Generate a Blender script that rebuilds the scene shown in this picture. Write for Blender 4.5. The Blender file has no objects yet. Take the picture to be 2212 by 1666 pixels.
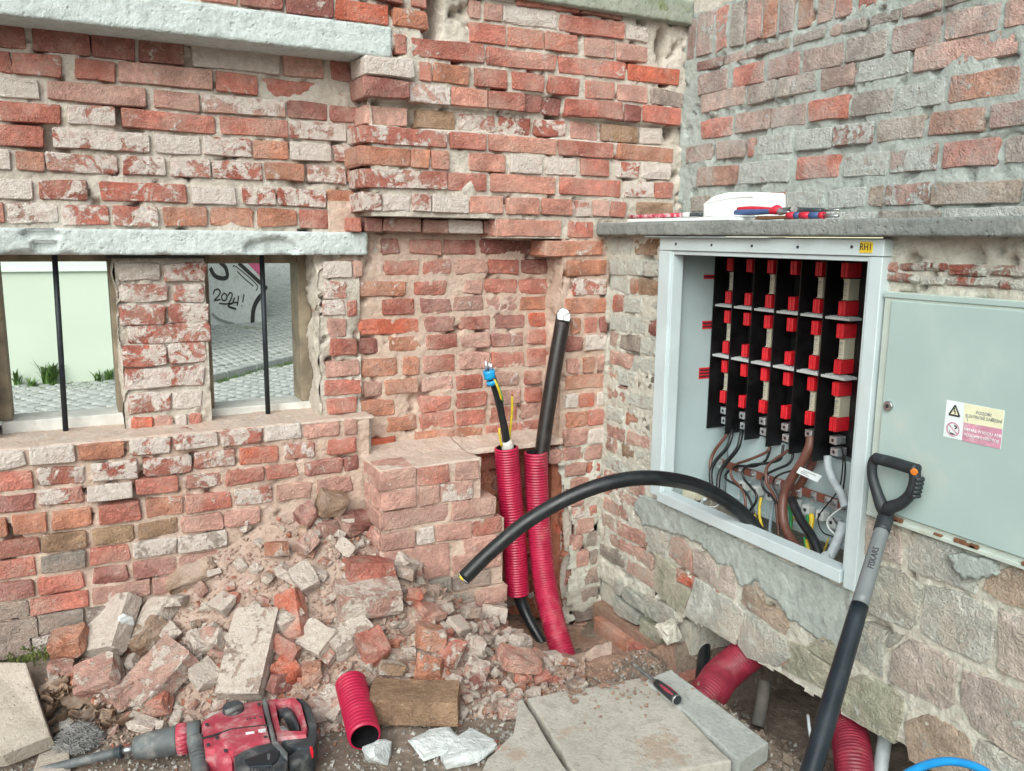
import bpy, bmesh, math, random
from mathutils import Vector, Matrix, noise
R = math.radians
SC = bpy.context.scene
COL = SC.collection
random.seed(7)

# ------------------------------------------------------------------ camera
H = 1.40
FPX, YAW, PIT, ROL = 1825.0, 0.4822, -0.1733, 0.011      # photograph measured 2212 px wide
CAM = Vector((0, 0, H))
fw = Vector((math.sin(YAW)*math.cos(PIT), math.cos(YAW)*math.cos(PIT), math.sin(PIT)))
rt = Vector((math.cos(YAW), -math.sin(YAW), 0)); up = rt.cross(fw)
r2 = math.cos(ROL)*rt + math.sin(ROL)*up
u2 = -math.sin(ROL)*rt + math.cos(ROL)*up
cd = bpy.data.cameras.new('camera'); cam = bpy.data.objects.new('camera', cd); COL.objects.link(cam)
cam.matrix_world = Matrix(((r2.x, u2.x, -fw.x, 0), (r2.y, u2.y, -fw.y, 0), (r2.z, u2.z, -fw.z, H), (0, 0, 0, 1)))
cd.sensor_fit = 'HORIZONTAL'; cd.sensor_width = 36; cd.lens = 36*FPX/2212
cd.clip_start = 0.05; cd.clip_end = 500
SC.camera = cam

# ------------------------------------------------------------------ light: overcast day
SUN_EL, SUN_AZ = R(36), R(222)
w = bpy.data.worlds.new('World'); SC.world = w; w.use_nodes = True
nt = w.node_tree; nt.nodes.clear()
sky = nt.nodes.new('ShaderNodeTexSky'); sky.sky_type = 'NISHITA'; sky.sun_disc = False
sky.sun_elevation = SUN_EL; sky.sun_rotation = SUN_AZ; sky.dust_density = 6.0; sky.ozone_density = 1.0; sky.air_density = 1.0
hs = nt.nodes.new('ShaderNodeHueSaturation'); hs.inputs['Saturation'].default_value = 0.42
bg = nt.nodes.new('ShaderNodeBackground'); bg.inputs[1].default_value = 0.135
wo = nt.nodes.new('ShaderNodeOutputWorld')
nt.links.new(sky.outputs[0], hs.inputs['Color']); tn = nt.nodes.new('ShaderNodeMix'); tn.data_type = 'RGBA'; tn.blend_type = 'MULTIPLY'; tn.inputs[0].default_value = 1.0; tn.inputs[7].default_value = (.92, 1.03, 1.03, 1)
nt.links.new(hs.outputs[0], tn.inputs[6]); nt.links.new(tn.outputs[2], bg.inputs[0]); nt.links.new(bg.outputs[0], wo.inputs[0])
sl = bpy.data.lights.new('sun', 'SUN'); sl.energy = 1.5; sl.angle = R(58); sl.color = (1.0, 0.985, 0.96)
so = bpy.data.objects.new('sun', sl); COL.objects.link(so)
sd = Vector((math.sin(SUN_AZ)*math.cos(SUN_EL), math.cos(SUN_AZ)*math.cos(SUN_EL), math.sin(SUN_EL)))
so.rotation_euler = sd.to_track_quat('Z', 'Y').to_euler(); so.location = (0, -3, 6)
vs = SC.view_settings; vs.view_transform = 'Standard'; vs.look = 'None'; vs.exposure = 0.31; vs.gamma = 1.0; vs.use_curve_mapping = False

# ------------------------------------------------------------------ measuring: a sight line meets a known plane of the place
def ray(px, py): return r2*((px-1106)/FPX) + u2*((833-py)/FPX) + fw
def onY(px, py, Y): d = ray(px, py); return CAM + d*(Y/d.y)
def onX(px, py, X): d = ray(px, py); return CAM + d*(X/d.x)
def onZ(px, py, Z=0.0): d = ray(px, py); return CAM + d*((Z-H)/d.z)
def proj(p):
    q = Vector(p)-CAM; z = q.dot(fw)
    return 1106+FPX*q.dot(r2)/z, 833-FPX*q.dot(u2)/z
S = 0.86406
def zone(x0, y0, w_, ow): return (x0*S, y0*S, w_/ow*S)
ZN = {'1': zone(0, 0, 1024, 2212), 'A': zone(880, 0, 600, 2212), 'B': zone(880, 280, 600, 2212), 'C': zone(1240, 560, 600, 2212),
      'D': zone(1240, 1000, 600, 2212), 'E': zone(0, 1000, 960, 2212), '2': zone(850, 0, 910, 2212), '3': zone(1650, 0, 910, 2212),
      '4': zone(0, 560, 900, 2212), '5': zone(800, 560, 800, 2212), '6': zone(800, 1100, 760, 1529), '7': zone(1400, 1400, 800, 2212),
      '8': zone(1580, 1050, 640, 1975), '9': zone(1580, 560, 640, 1975), 'X': zone(2050, 700, 510, 692), 'L': zone(0, 1100, 900, 1811),
      'd': zone(0, 1640, 800, 2212), 'S': zone(1540, 460, 600, 2212), 'K': zone(2280, 960, 280, 2212), 'M': zone(1750, 1080, 380, 1809), 'Q': zone(1550, 1200, 625, 2192),
      'N': zone(2000, 1580, 560, 2212), '0': (0, 0, 1.0)}
def P(z, x, y): a = ZN[z]; return a[0]+a[2]*x, a[1]+a[2]*y

# ------------------------------------------------------------------ scene graph helpers
def thing(name, label, cat, loc=(0, 0, 0), group=None):
    o = bpy.data.objects.new(name, None); COL.objects.link(o); o.location = loc; o.empty_display_size = 0.05
    o['label'] = label; o['category'] = cat
    if group: o['group'] = group
    return o
def tag(o, label, cat, group=None):
    o['label'] = label; o['category'] = cat
    if group: o['group'] = group
    return o
def base_of(o):
    v = Vector(o.location)
    while o.parent: o = o.parent; v += Vector(o.location)
    return v
def put(name, me, parent=None, mats=None, loc=(0, 0, 0), mat3=None):
    """link a mesh at a world location (parents never rotate)"""
    o = bpy.data.objects.new(name, me); COL.objects.link(o)
    if mats is not None:
        for m in (mats if isinstance(mats, (list, tuple)) else [mats]): me.materials.append(m)
    loc = Vector(loc)
    if parent: o.parent = parent; loc = loc - base_of(parent)
    o.location = loc
    if mat3 is not None: o.rotation_euler = mat3.to_euler()
    return o
def mesh(name, vs_, fs, smooth=False):
    me = bpy.data.meshes.new(name); me.from_pydata([tuple(v) for v in vs_], [], fs); me.update()
    if smooth: me.polygons.foreach_set('use_smooth', [True]*len(me.polygons))
    return me
def bmmesh(name, bm, smooth=False):
    me = bpy.data.meshes.new(name); bm.to_mesh(me); bm.free()
    if smooth: me.polygons.foreach_set('use_smooth', [True]*len(me.polygons))
    return me
def recentre(o):
    """origin to the middle of the mesh"""
    me = o.data
    c = Vector((0, 0, 0))
    for v in me.vertices: c += v.co
    c /= max(1, len(me.vertices))
    me.transform(Matrix.Translation(-c)); o.location = Vector(o.location)+c
    return o
def nz(p, s, sd=0.0): return noise.noise(Vector((p[0]*s+sd, p[1]*s-sd*1.7, p[2]*s+sd*.6)))
def fbm(p, s, o=3, sd=0.0):
    a, t = 1.0, 0.0
    for i in range(o): t += a*nz(p, s, sd+i*7.3); a *= .5; s *= 2.1
    return t

# shape helpers that add to a bmesh
def add_box(bm, lo, hi, bev=0.0, seg=1, M=None):
    lo, hi = Vector(lo), Vector(hi); c = (lo+hi)/2; s = hi-lo
    r = bmesh.ops.create_cube(bm, size=1.0, matrix=Matrix.Translation(c) @ Matrix.Diagonal((s.x, s.y, s.z, 1)))
    vs_ = r['verts']
    if bev > 0:
        es = list({e for v in vs_ for e in v.link_edges})
        r2_ = bmesh.ops.bevel(bm, geom=es, offset=bev, segments=seg, profile=.6, affect='EDGES', clamp_overlap=True)
        vs_ = list({v for f in r2_['faces'] for v in f.verts} | {v for v in vs_ if v.is_valid})
    if M is not None: bmesh.ops.transform(bm, matrix=M, verts=vs_)
    return vs_
def box(name, lo, hi, m, parent=None, bev=0.0, seg=1):
    bm = bmesh.new(); lo, hi = Vector(lo), Vector(hi)
    c = (lo+hi)/2; add_box(bm, lo-c, hi-c, bev, seg)
    return put(name, bmmesh(name, bm), parent, m, c)
def smooth_path(pts, n):
    """Catmull-Rom through points, n samples"""
    pts = [Vector(p) for p in pts]
    if len(pts) == 2: return [pts[0].lerp(pts[1], i/(n-1)) for i in range(n)]
    q = [pts[0]*2-pts[1]] + pts + [pts[-1]*2-pts[-2]]
    out = []; segs = len(pts)-1
    for i in range(n):
        t = i/(n-1)*segs; k = min(int(t), segs-1); f = t-k
        a, b, c, d = q[k:k+4]
        out.append(.5*((2*b)+(c-a)*f+(2*a-5*b+4*c-d)*f*f+(3*b-a-3*c+d)*f**3))
    return out
def tube_geo(path, rads, seg=16, caps=True, inner=None):
    """tube along path; rads per sample; returns verts, faces"""
    n = len(path); vs_, fs = [], []
    t0 = (path[1]-path[0]).normalized()
    nrm = t0.orthogonal().normalized()
    for i in range(n):
        t = (path[min(i+1, n-1)]-path[max(i-1, 0)]).normalized()
        nrm = (nrm-t*nrm.dot(t)).normalized(); b = t.cross(nrm)
        r = rads[i] if isinstance(rads, (list, tuple)) else rads
        for k in range(seg):
            a = 2*math.pi*k/seg
            vs_.append(path[i]+(nrm*math.cos(a)+b*math.sin(a))*r)
    for i in range(n-1):
        for k in range(seg):
            k2 = (k+1) % seg
            fs.append((i*seg+k, i*seg+k2, (i+1)*seg+k2, (i+1)*seg+k))
    if caps:
        fs.append(tuple(range(seg-1, -1, -1))); fs.append(tuple((n-1)*seg+k for k in range(seg)))
    return vs_, fs
def tube(name, pts, r, m, parent=None, n=None, seg=14, caps=True, smooth=True):
    n = n or max(2, 8*(len(pts)-1)+1)
    path = smooth_path(pts, n)
    if isinstance(r, (list, tuple)):
        L = len(r)-1
        rr = []
        for i in range(n):
            t = i/(n-1)*L; k = min(int(t), L-1); rr.append(r[k]+(r[k+1]-r[k])*(t-k))
        r = rr
    c = sum(path, Vector())/len(path)
    vs_, fs = tube_geo([p-c for p in path], r, seg, caps)
    me = mesh(name, vs_, fs)
    for p in me.polygons: p.use_smooth = smooth and len(p.vertices) == 4
    return put(name, me, parent, m, c)
def axes(plane):
    """u (right in view), v (up), n (out of the wall) of a wall plane"""
    return ((Vector((1, 0, 0)), Vector((0, 0, 1)), Vector((0, -1, 0))) if plane == 'Y'
            else (Vector((0, -1, 0)), Vector((0, 0, 1)), Vector((-1, 0, 0))))
def onP(plane, c, px, py): return onY(px, py, c) if plane == 'Y' else onX(px, py, c)
def extrude_poly(name, pts, n, depth, m, parent=None, bev=0.0, smooth=False):
    """prism: outline pts (world), pushed back by -n*depth"""
    c = sum(pts, Vector())/len(pts)
    bm = bmesh.new()
    f = bm.faces.new([bm.verts.new(p-c) for p in pts]); bm.normal_update()
    if f.normal.dot(n) < 0: f.normal_flip()
    top = list(f.verts)
    r = bmesh.ops.extrude_face_region(bm, geom=[f])
    ev = [v for v in r['geom'] if isinstance(v, bmesh.types.BMVert)]
    bmesh.ops.translate(bm, verts=top, vec=-n*depth)
    bmesh.ops.recalc_face_normals(bm, faces=bm.faces[:])
    if bev > 0:
        es = [e for e in bm.edges if all(v in ev for v in e.verts)]
        bmesh.ops.bevel(bm, geom=es, offset=bev, segments=2, profile=.6, affect='EDGES', clamp_overlap=True)
    return put(name, bmmesh(name, bm, smooth), parent, m, c)
def sheet(name, o, u, v, n, lu, lv, step, disp, m, parent=None, skirt=0.0, keep=None, smooth=True):
    """displaced grid from corner o; disp(world)->height along n; keep(a,b,world)->bool; skirt closes it backwards"""
    nu, nv = max(2, int(lu/step)+1), max(2, int(lv/step)+1)
    vs_, fs = [], []
    c = o+u*(lu/2)+v*(lv/2)
    for j in range(nv):
        for i in range(nu):
            p = o+u*(lu*i/(nu-1))+v*(lv*j/(nv-1))
            vs_.append(p+n*disp(p)-c)
    for j in range(nv-1):
        for i in range(nu-1):
            if keep:
                p = o+u*(lu*(i+.5)/(nu-1))+v*(lv*(j+.5)/(nv-1))
                if not keep(lu*(i+.5)/(nu-1), lv*(j+.5)/(nv-1), p): continue
            a = j*nu+i; fs.append((a, a+1, a+nu+1, a+nu))
    if skirt:
        cnt = {}
        for f in fs:
            for k in range(4):
                e = (f[k], f[(k+1) % 4]); cnt[e] = 1
        bd = [e for e in cnt if (e[1], e[0]) not in cnt]
        back = {}
        for e in bd:
            for q in e:
                if q not in back:
                    back[q] = len(vs_); vs_.append(Vector(vs_[q])-n*(skirt+(Vector(vs_[q])+c-o).dot(n)))
        for a, b in bd: fs.append((b, a, back[a], back[b]))
    used = sorted({q for f in fs for q in f}); mp = {q: i for i, q in enumerate(used)}
    me = mesh(name, [vs_[q] for q in used], [tuple(mp[q] for q in f) for f in fs], smooth)
    return put(name, me, parent, m, c)

# ------------------------------------------------------------------ materials
def new_mat(name):
    m = bpy.data.materials.new(name); m.use_nodes = True; t = m.node_tree
    b = t.nodes['Principled BSDF']; return m, t, b
class NG:
    def __init__(s, t): s.t = t
    def n(s, ty, **kw):
        x = s.t.nodes.new(ty)
        for k, v in kw.items():
            if k in x.bl_rna.properties and not k[0].isupper(): setattr(x, k, v)
        return x
    def l(s, a, b): s.t.links.new(a, b)
    def pos(s): return s.n('ShaderNodeNewGeometry').outputs['Position']
    def noise(s, vec, scale, detail=4, rough=.55, dist=0.0):
        x = s.n('ShaderNodeTexNoise'); x.inputs['Scale'].default_value = scale; x.inputs['Detail'].default_value = detail
        x.inputs['Roughness'].default_value = rough; x.inputs['Distortion'].default_value = dist
        s.l(vec, x.inputs['Vector']); return x.outputs['Fac']
    def ramp(s, fac, a, b, va=0.0, vb=1.0):
        x = s.n('ShaderNodeMapRange'); x.interpolation_type = 'SMOOTHSTEP'
        x.inputs['From Min'].default_value = a; x.inputs['From Max'].default_value = b
        x.inputs['To Min'].default_value = va; x.inputs['To Max'].default_value = vb
        s.l(fac, x.inputs['Value']); return x.outputs['Result']
    def mix(s, fac, a, b, bt='MIX'):
        x = s.n('ShaderNodeMix'); x.data_type = 'RGBA'; x.blend_type = bt
        for v, i in ((fac, 'Factor'), (a, 'A'), (b, 'B')):
            k = [q for q in x.inputs if q.name == i and (q.type == 'RGBA' if i != 'Factor' else q.type == 'VALUE')][0]
            if hasattr(v, 'links') or isinstance(v, bpy.types.NodeSocket): s.l(v, k)
            elif i == 'Factor': k.default_value = v
            else: k.default_value = (*v, 1)
        return [q for q in x.outputs if q.type == 'RGBA'][0]
    def math(s, op, a, b=None):
        x = s.n('ShaderNodeMath'); x.operation = op
        for v, i in ((a, 0), (b, 1)):
            if v is None: continue
            if isinstance(v, bpy.types.NodeSocket): s.l(v, x.inputs[i])
            else: x.inputs[i].default_value = v
        return x.outputs[0]
    def bump(s, h, strength, dist, prev=None):
        x = s.n('ShaderNodeBump'); x.inputs['Strength'].default_value = strength; x.inputs['Distance'].default_value = dist
        s.l(h, x.inputs['Height'])
        if prev is not None: s.l(prev, x.inputs['Normal'])
        return x.outputs['Normal']
    def voro(s, vec, scale, feature='F1'):
        x = s.n('ShaderNodeTexVoronoi'); x.feature = feature; x.inputs['Scale'].default_value = scale; s.l(vec, x.inputs['Vector'])
        return x.outputs['Distance']
def simple(name, col, rough=.5, metal=0.0, var=.15, scale=30, bump=0.0, bscale=200, dust=None, dfac=.4, dscale=12, spec=.5, obj=False):
    """plain surface with grain, wear and a film of dust"""
    m, t, b = new_mat(name); g = NG(t)
    if obj: p = g.n('ShaderNodeTexCoord').outputs['Object']
    else: p = g.pos()
    n1 = g.noise(p, scale, 5)
    c = g.mix(g.ramp(n1, .3, .7), tuple(x*(1-var) for x in col), tuple(min(1, x*(1+var)) for x in col))
    if dust:
        n2 = g.noise(p, dscale, 7, .68)
        c = g.mix(g.ramp(n2, .62-dfac*.35, .78-dfac*.2, 0, min(1, dfac*1.5)), c, dust)
    g.l(c, b.inputs['Base Color']); b.inputs['Metallic'].default_value = metal
    b.inputs['Specular IOR Level'].default_value = spec
    g.l(g.ramp(n1, .3, .7, max(0, rough-.08), min(1, rough+.08)), b.inputs['Roughness'])
    if bump: g.l(g.bump(g.noise(p, bscale, 6, .6), bump, .004), b.inputs['Normal'])
    return m
def stone(name, c1, c2, c3, scale=8, bump=.6, bscale=45, rough=.9, pits=None, spots=None, moss=None, wash=None, obj=False):
    """concrete, mortar, soil: three colours, pits, pale grains, moss"""
    m, t, b = new_mat(name); g = NG(t); p = g.n('ShaderNodeTexCoord').outputs['Object'] if obj else g.pos()
    n1 = g.noise(p, scale, 7, .62); n2 = g.noise(p, scale*5.3, 6, .6); n3 = g.noise(p, bscale, 9, .66)
    c = g.mix(g.ramp(n1, .35, .65), c1, c2)
    c = g.mix(g.ramp(n2, .48, .72, 0, .8), c, c3)
    if wash: c = g.mix(g.ramp(g.noise(p, wash[1], 8, .7), wash[2], wash[2]+.07, 0, .9), c, wash[0])
    if spots: c = g.mix(g.ramp(g.voro(p, spots[1]), .12, .2, .85, 0), c, spots[0])
    if moss: c = g.mix(g.ramp(g.noise(p, moss[1], 7, .7), moss[2], moss[2]+.12, 0, .8), c, moss[0])
    c = g.mix(g.ramp(n3, .25, .6, .45, 0), c, tuple(x*.55 for x in c1))
    g.l(c, b.inputs['Base Color']); b.inputs['Roughness'].default_value = rough; b.inputs['Specular IOR Level'].default_value = .25
    h = g.math('ADD', n3, g.math('MULTIPLY', n2, .8))
    nb = g.bump(h, bump, .008)
    if pits: nb = g.bump(g.ramp(g.voro(p, pits), .0, .28), .6, .004, nb)
    g.l(nb, b.inputs['Normal'])
    return m
def brick_mat(name, bump=.75, soft=False, wash=(.70, .615, .565), washb=(.60, .515, .46), dust=(.57, .40, .33), dustf=.65, moss=0.0):
    m, t, b = new_mat(name); g = NG(t); p = g.pos()
    oi = g.n('ShaderNodeObjectInfo'); base = oi.outputs['Color']; al = oi.outputs['Alpha']
    nb_, nm, nf = g.noise(p, 13, 6, .6), g.noise(p, 48, 8, .68), g.noise(p, 190, 5, .6)
    dk = g.mix(1.0, base, (.66, .64, .64), 'MULTIPLY'); lt = g.mix(1.0, base, (1.22, 1.20, 1.2), 'MULTIPLY')
    c = g.mix(g.ramp(nb_, .34, .66), dk, lt)
    c = g.mix(g.ramp(nm, .40, .62, .55, 0), c, dk)
    # black firing marks and grime
    c = g.mix(g.ramp(g.noise(p, 9, 5, .6, .4), .64, .76, 0, .45), c, (.09, .07, .065))
    # dust film
    c = g.mix(g.ramp(g.noise(p, 5.5, 8, .7), .40, .68, 0, dustf), c, dust)
    # pores and crumbled spots
    c = g.mix(g.ramp(g.noise(p, 150, 3, .7), .56, .68, 0, .6), c, g.mix(1.0, base, (.58, .54, .53), 'MULTIPLY'))
    c = g.mix(g.ramp(g.noise(p, 34, 7, .75, 1.2), .57, .63, 0, .5), c, lt)
    # fine pale flecks of lime
    c = g.mix(g.ramp(g.noise(p, 110, 4, .75), .62, .70, 0, .75), c, wash)
    # lime wash / mortar skin left on the face
    wn = g.math('ADD', g.math('MULTIPLY', g.noise(p, 15, 9, .72, .5), .8), g.math('MULTIPLY', nm, .2))
    th = g.math('SUBTRACT', .665, g.math('MULTIPLY', al, .33))
    mk = g.math('MULTIPLY', g.math('SUBTRACT', wn, th), 22.0)
    x = g.n('ShaderNodeClamp'); g.l(mk, x.inputs[0]); mk = x.outputs[0]
    wc = g.mix(g.ramp(nm, .35, .65), washb, wash)
    wc = g.mix(g.ramp(g.noise(p, 30, 5), .5, .75, 0, .45), wc, base)
    c = g.mix(mk, c, wc)
    if moss: c = g.mix(g.ramp(g.noise(p, 6, 7, .7), .60, .72, 0, moss), c, (.17, .17, .07))
    g.l(c, b.inputs['Base Color']); b.inputs['Roughness'].default_value = .92; b.inputs['Specular IOR Level'].default_value = .2
    h = g.math('ADD', g.math('MULTIPLY', nm, 1.1), g.math('MULTIPLY', g.noise(p, 95, 4, .7), .9))
    h = g.math('ADD', h, g.math('MULTIPLY', nf, .35))
    h = g.math('ADD', h, g.math('MULTIPLY', mk, .22))
    n = g.bump(h, bump, .012)
    n = g.bump(g.ramp(g.noise(p, 75, 3, .5), .68, .76), .7, -.004, n)
    g.l(n, b.inputs['Normal'])
    return m
M = {}
M['brick'] = brick_mat('old_brick')
M['brick_old'] = brick_mat('weathered_brick', 1.0, wash=(.64, .645, .58), washb=(.56, .56, .50), dust=(.62, .53, .44), dustf=.75)
M['brick_up'] = brick_mat('grey_brick', .9, wash=(.56, .585, .56), washb=(.43, .445, .42), dust=(.52, .485, .45), dustf=.75)
M['brick_low'] = brick_mat('damp_brick', .9, moss=.55)
M['mortar'] = stone('lime_mortar', (.54, .475, .41), (.62, .555, .485), (.46, .39, .32), 9, 1.0, 48, spots=((.62, .58, .53), 110))
M['mortar_red'] = stone('dusty_mortar', (.56, .415, .335), (.60, .46, .38), (.53, .34, .26), 7, .9, 60, spots=((.55, .47, .40), 120))
M['mortar_old'] = stone('old_wall_mortar', (.53, .51, .44), (.60, .58, .51), (.50, .43, .35), 8, 1.0, 50, moss=((.30, .30, .16), 4, .66))
M['mortar_up'] = stone('cement_mortar', (.37, .405, .38), (.44, .475, .445), (.31, .34, .32), 6, 1.0, 45)
M['ledge'] = stone('brick_dust', (.57, .435, .36), (.60, .495, .425), (.54, .37, .29), 10, .7, 70)
M['concrete'] = stone('lintel_concrete', (.54, .59, .575), (.62, .67, .655), (.44, .48, .465), 4, 1.0, 42, pits=42, spots=((.62, .66, .65), 60), rough=.9)
M['slab_c'] = stone('wet_concrete', (.22, .235, .225), (.29, .305, .29), (.17, .18, .17), 7, .6, 80, pits=60, moss=((.20, .22, .14), 5, .66))
M['coping'] = stone('mossy_concrete', (.30, .32, .26), (.36, .37, .31), (.22, .25, .17), 6, .6, 60, pits=50, moss=((.17, .20, .08), 9, .55))
M['render'] = stone('cement_render', (.36, .40, .375), (.43, .465, .435), (.30, .33, .31), 5, 1.0, 26, moss=((.25, .26, .14), 3, .68))
M['plaster'] = stone('white_plaster', (.62, .65, .645), (.68, .70, .695), (.50, .52, .51), 12, 1.0, 40)
M['paver'] = stone('paving_concrete', (.43, .405, .355), (.50, .475, .425), (.34, .31, .265), 4, .5, 90, pits=75, wash=((.41, .32, .25), 4.2, .55))
M['paver_w'] = stone('tan_concrete', (.44, .375, .315), (.50, .435, .37), (.36, .30, .25), 4, .5, 90, pits=75)
M['paver_g'] = stone('grey_concrete', (.38, .40, .38), (.46, .475, .45), (.31, .325, .305), 6, .45, 90)
M['soil'] = stone('dark_soil', (.18, .14, .11), (.25, .195, .155), (.32, .26, .21), 5, 1.0, 40, spots=((.36, .33, .30), 60))
M['soil_red'] = stone('reddish_soil', (.30, .185, .135), (.36, .235, .18), (.25, .16, .12), 7, 1.0, 45, spots=((.40, .30, .24), 75))
M['heap'] = stone('rubble_dust', (.42, .30, .245), (.475, .355, .295), (.37, .25, .195), 6, 1.0, 60, spots=((.52, .43, .37), 70))
M['rub'] = stone('brick_rubble_grit', (.40, .275, .22), (.46, .34, .28), (.37, .20, .145), 14, .9, 60, rough=.95)
M['grit'] = stone('gravel', (.30, .28, .255), (.43, .41, .385), (.22, .20, .175), 16, .7, 60)
M['frag'] = brick_mat('broken_brick', 1.0, wash=(.70, .61, .54), washb=(.62, .52, .45), dust=(.64, .50, .42), dustf=.75)
M['brickcore'] = stone('broken_brick_core', (.36, .125, .075), (.43, .19, .125), (.28, .10, .065), 9, 1.0, 40)
M['rub_red'] = stone('red_rubble', (.38, .135, .085), (.42, .19, .13), (.46, .30, .235), 14, .9, 60)
M['rub_pale'] = stone('pale_rubble', (.50, .42, .36), (.56, .49, .43), (.46, .35, .28), 14, .9, 60)
M['grit_pale'] = stone('pale_gravel', (.46, .44, .40), (.54, .52, .48), (.36, .33, .29), 16, .7, 60)
M['brown_brick'] = brick_mat('brown_brick', .9, dust=(.40, .27, .17), dustf=.5)
M['wood'] = simple('weathered_timber', (.255, .205, .145), .75, var=.3, scale=18, bump=.35, bscale=60)
M['sillw'] = simple('whitewashed_timber', (.62, .61, .57), .7, var=.12, scale=20, bump=.3, bscale=70, dust=(.42, .36, .30), dfac=.35, dscale=18)
M['bar'] = simple('black_steel', (.022, .028, .034), .5, .3, .3, 60, .2, 180)
M['steel'] = simple('steel', (.45, .46, .47), .32, .9, .2, 50)
M['alu'] = simple('aluminium', (.62, .63, .65), .38, .8, .15, 60)
M['darkpaper'] = simple('tar_paper', (.03, .03, .03), .8, bump=.5)
M['cab'] = simple('white_enamel', (.52, .60, .62), .38, var=.05, scale=8, dust=(.50, .49, .45), dfac=.22, dscale=9)
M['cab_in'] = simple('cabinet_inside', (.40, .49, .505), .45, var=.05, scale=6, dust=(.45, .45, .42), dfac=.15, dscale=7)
M['gcab'] = simple('grey_green_enamel', (.37, .475, .46), .42, var=.04, scale=5, dust=(.50, .52, .47), dfac=.32, dscale=5)
M['gcab_d'] = simple('aged_enamel', (.46, .52, .47), .5, var=.08, scale=9, dust=(.33, .24, .15), dfac=.25, dscale=14)
M['blk'] = simple('black_plastic', (.006, .006, .007), .38, var=.4, scale=20, dust=(.09, .085, .08), dfac=.12, dscale=14)
M['red'] = simple('red_plastic', (.66, .013, .024), .4, var=.12, scale=40)
M['cream'] = simple('ceramic', (.56, .52, .40), .5, var=.06, scale=30)
M['lgrey'] = simple('grey_plastic', (.52, .54, .54), .45, var=.06, scale=30)
M['ink'] = simple('ink', (.03, .03, .035), .6)
M['inkgrey'] = simple('faded_ink', (.30, .31, .30), .6)
M['inkwhite'] = simple('white_print', (.80, .78, .80), .6)
M['conduit'] = simple('crimson_conduit', (.40, .010, .050), .36, var=.12, scale=25, dust=(.45, .20, .18), dfac=.12, dscale=14)
M['conduit_p'] = simple('brick_dusted_conduit', (.37, .012, .050), .42, var=.15, scale=25, dust=(.46, .22, .19), dfac=.34, dscale=9)
M['conduit_d'] = simple('dusty_conduit', (.22, .016, .036), .5, var=.2, scale=25, dust=(.27, .12, .10), dfac=.30, dscale=16)
M['conduit_in'] = simple('black_liner', (.012, .012, .014), .45)
M['cable'] = simple('black_cable', (.010, .012, .014), .38, var=.3, scale=30, bump=.12, dust=(.12, .11, .105), dfac=.14, dscale=26)
M['cableb'] = simple('brown_black_cable', (.018, .013, .012), .4, var=.3, scale=20, bump=.1, dust=(.10, .075, .065), dfac=.25, dscale=20)
M['brown'] = simple('brown_insulation', (.125, .048, .034), .42, var=.2, scale=20, dust=(.26, .20, .17), dfac=.2)
M['busbar'] = simple('brown_busbar', (.19, .062, .042), .5, var=.2, scale=25, dust=(.25, .2, .17), dfac=.25)
M['bluegrey'] = simple('blue_grey_insulation', (.20, .25, .28), .45)
M['lgcable'] = simple('light_grey_insulation', (.44, .49, .52), .42)
M['yel'] = simple('yellow_insulation', (.60, .44, .03), .45)
M['grn'] = simple('green_insulation', (.03, .30, .09), .45)
M['bluet'] = simple('blue_tape', (.01, .30, .62), .4)
M['blueh'] = simple('blue_hose', (.005, .23, .55), .4, var=.08)
M['white'] = simple('white_plastic', (.80, .83, .82), .35, var=.03, scale=8)
M['copper'] = simple('copper', (.45, .19, .09), .4, .7)
M['tape'] = simple('dusty_clear_tape', (.55, .52, .48), .5, bump=.6, bscale=90)
M['yellowl'] = simple('yellow_label', (.72, .50, .03), .5, var=.03)
M['labelw'] = simple('white_label', (.74, .80, .82), .45, var=.03)
M['labely'] = simple('pale_yellow_label', (.74, .73, .52), .5, var=.04)
M['labelp'] = simple('faded_red_label', (.58, .27, .37), .5, var=.15, scale=60, dust=(.68, .52, .57), dfac=.45, dscale=40)
M['orange'] = simple('orange_plastic', (.70, .20, .03), .5)
M['grip'] = simple('black_rubber', (.018, .023, .027), .5, var=.2, scale=30, bump=.15, dust=(.10, .105, .10), dfac=.18, dscale=30)
M['shaft_g'] = simple('grey_shaft', (.155, .172, .178), .45, var=.08, scale=14, dust=(.27, .26, .24), dfac=.2, dscale=20)
M['shaft_b'] = simple('black_shaft', (.009, .015, .021), .38, var=.2, scale=14, dust=(.16, .155, .14), dfac=.10, dscale=45)
M['tool_red'] = simple('red_tool_shell', (.40, .045, .075), .48, var=.12, scale=16, dust=(.52, .34, .33), dfac=.52, dscale=19)
M['tool_blk'] = simple('black_tool_shell', (.032, .042, .050), .5, var=.2, scale=20, dust=(.24, .24, .23), dfac=.42, dscale=16)
M['tool_gry'] = simple('grey_tool_rubber', (.095, .105, .108), .6, var=.2, scale=16, dust=(.34, .32, .30), dfac=.45, dscale=15)
M['pl_red'] = simple('red_grip', (.55, .02, .045), .45)
M['pl_blue'] = simple('blue_grip', (.055, .10, .24), .5)
M['leaf'] = simple('dry_leaf', (.24, .155, .105), .7, var=.35, scale=22, dust=(.36, .29, .24), dfac=.5, obj=False)
M['web'] = simple('dusty_cobweb', (.30, .29, .28), .9, bump=1.0, bscale=120, var=.25)
M['foam'] = simple('white_foam', (.66, .69, .70), .6, bump=.6, bscale=60)
M['rust'] = simple('rust', (.17, .075, .035), .8, var=.3, scale=40)
M['housegreen'] = simple('pale_green_plaster', (.56, .64, .53), .85, var=.03, scale=1.5, bump=.15, bscale=40)
M['housetop'] = simple('pale_cream_plaster', (.66, .76, .68), .85, var=.02, scale=2)
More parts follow.
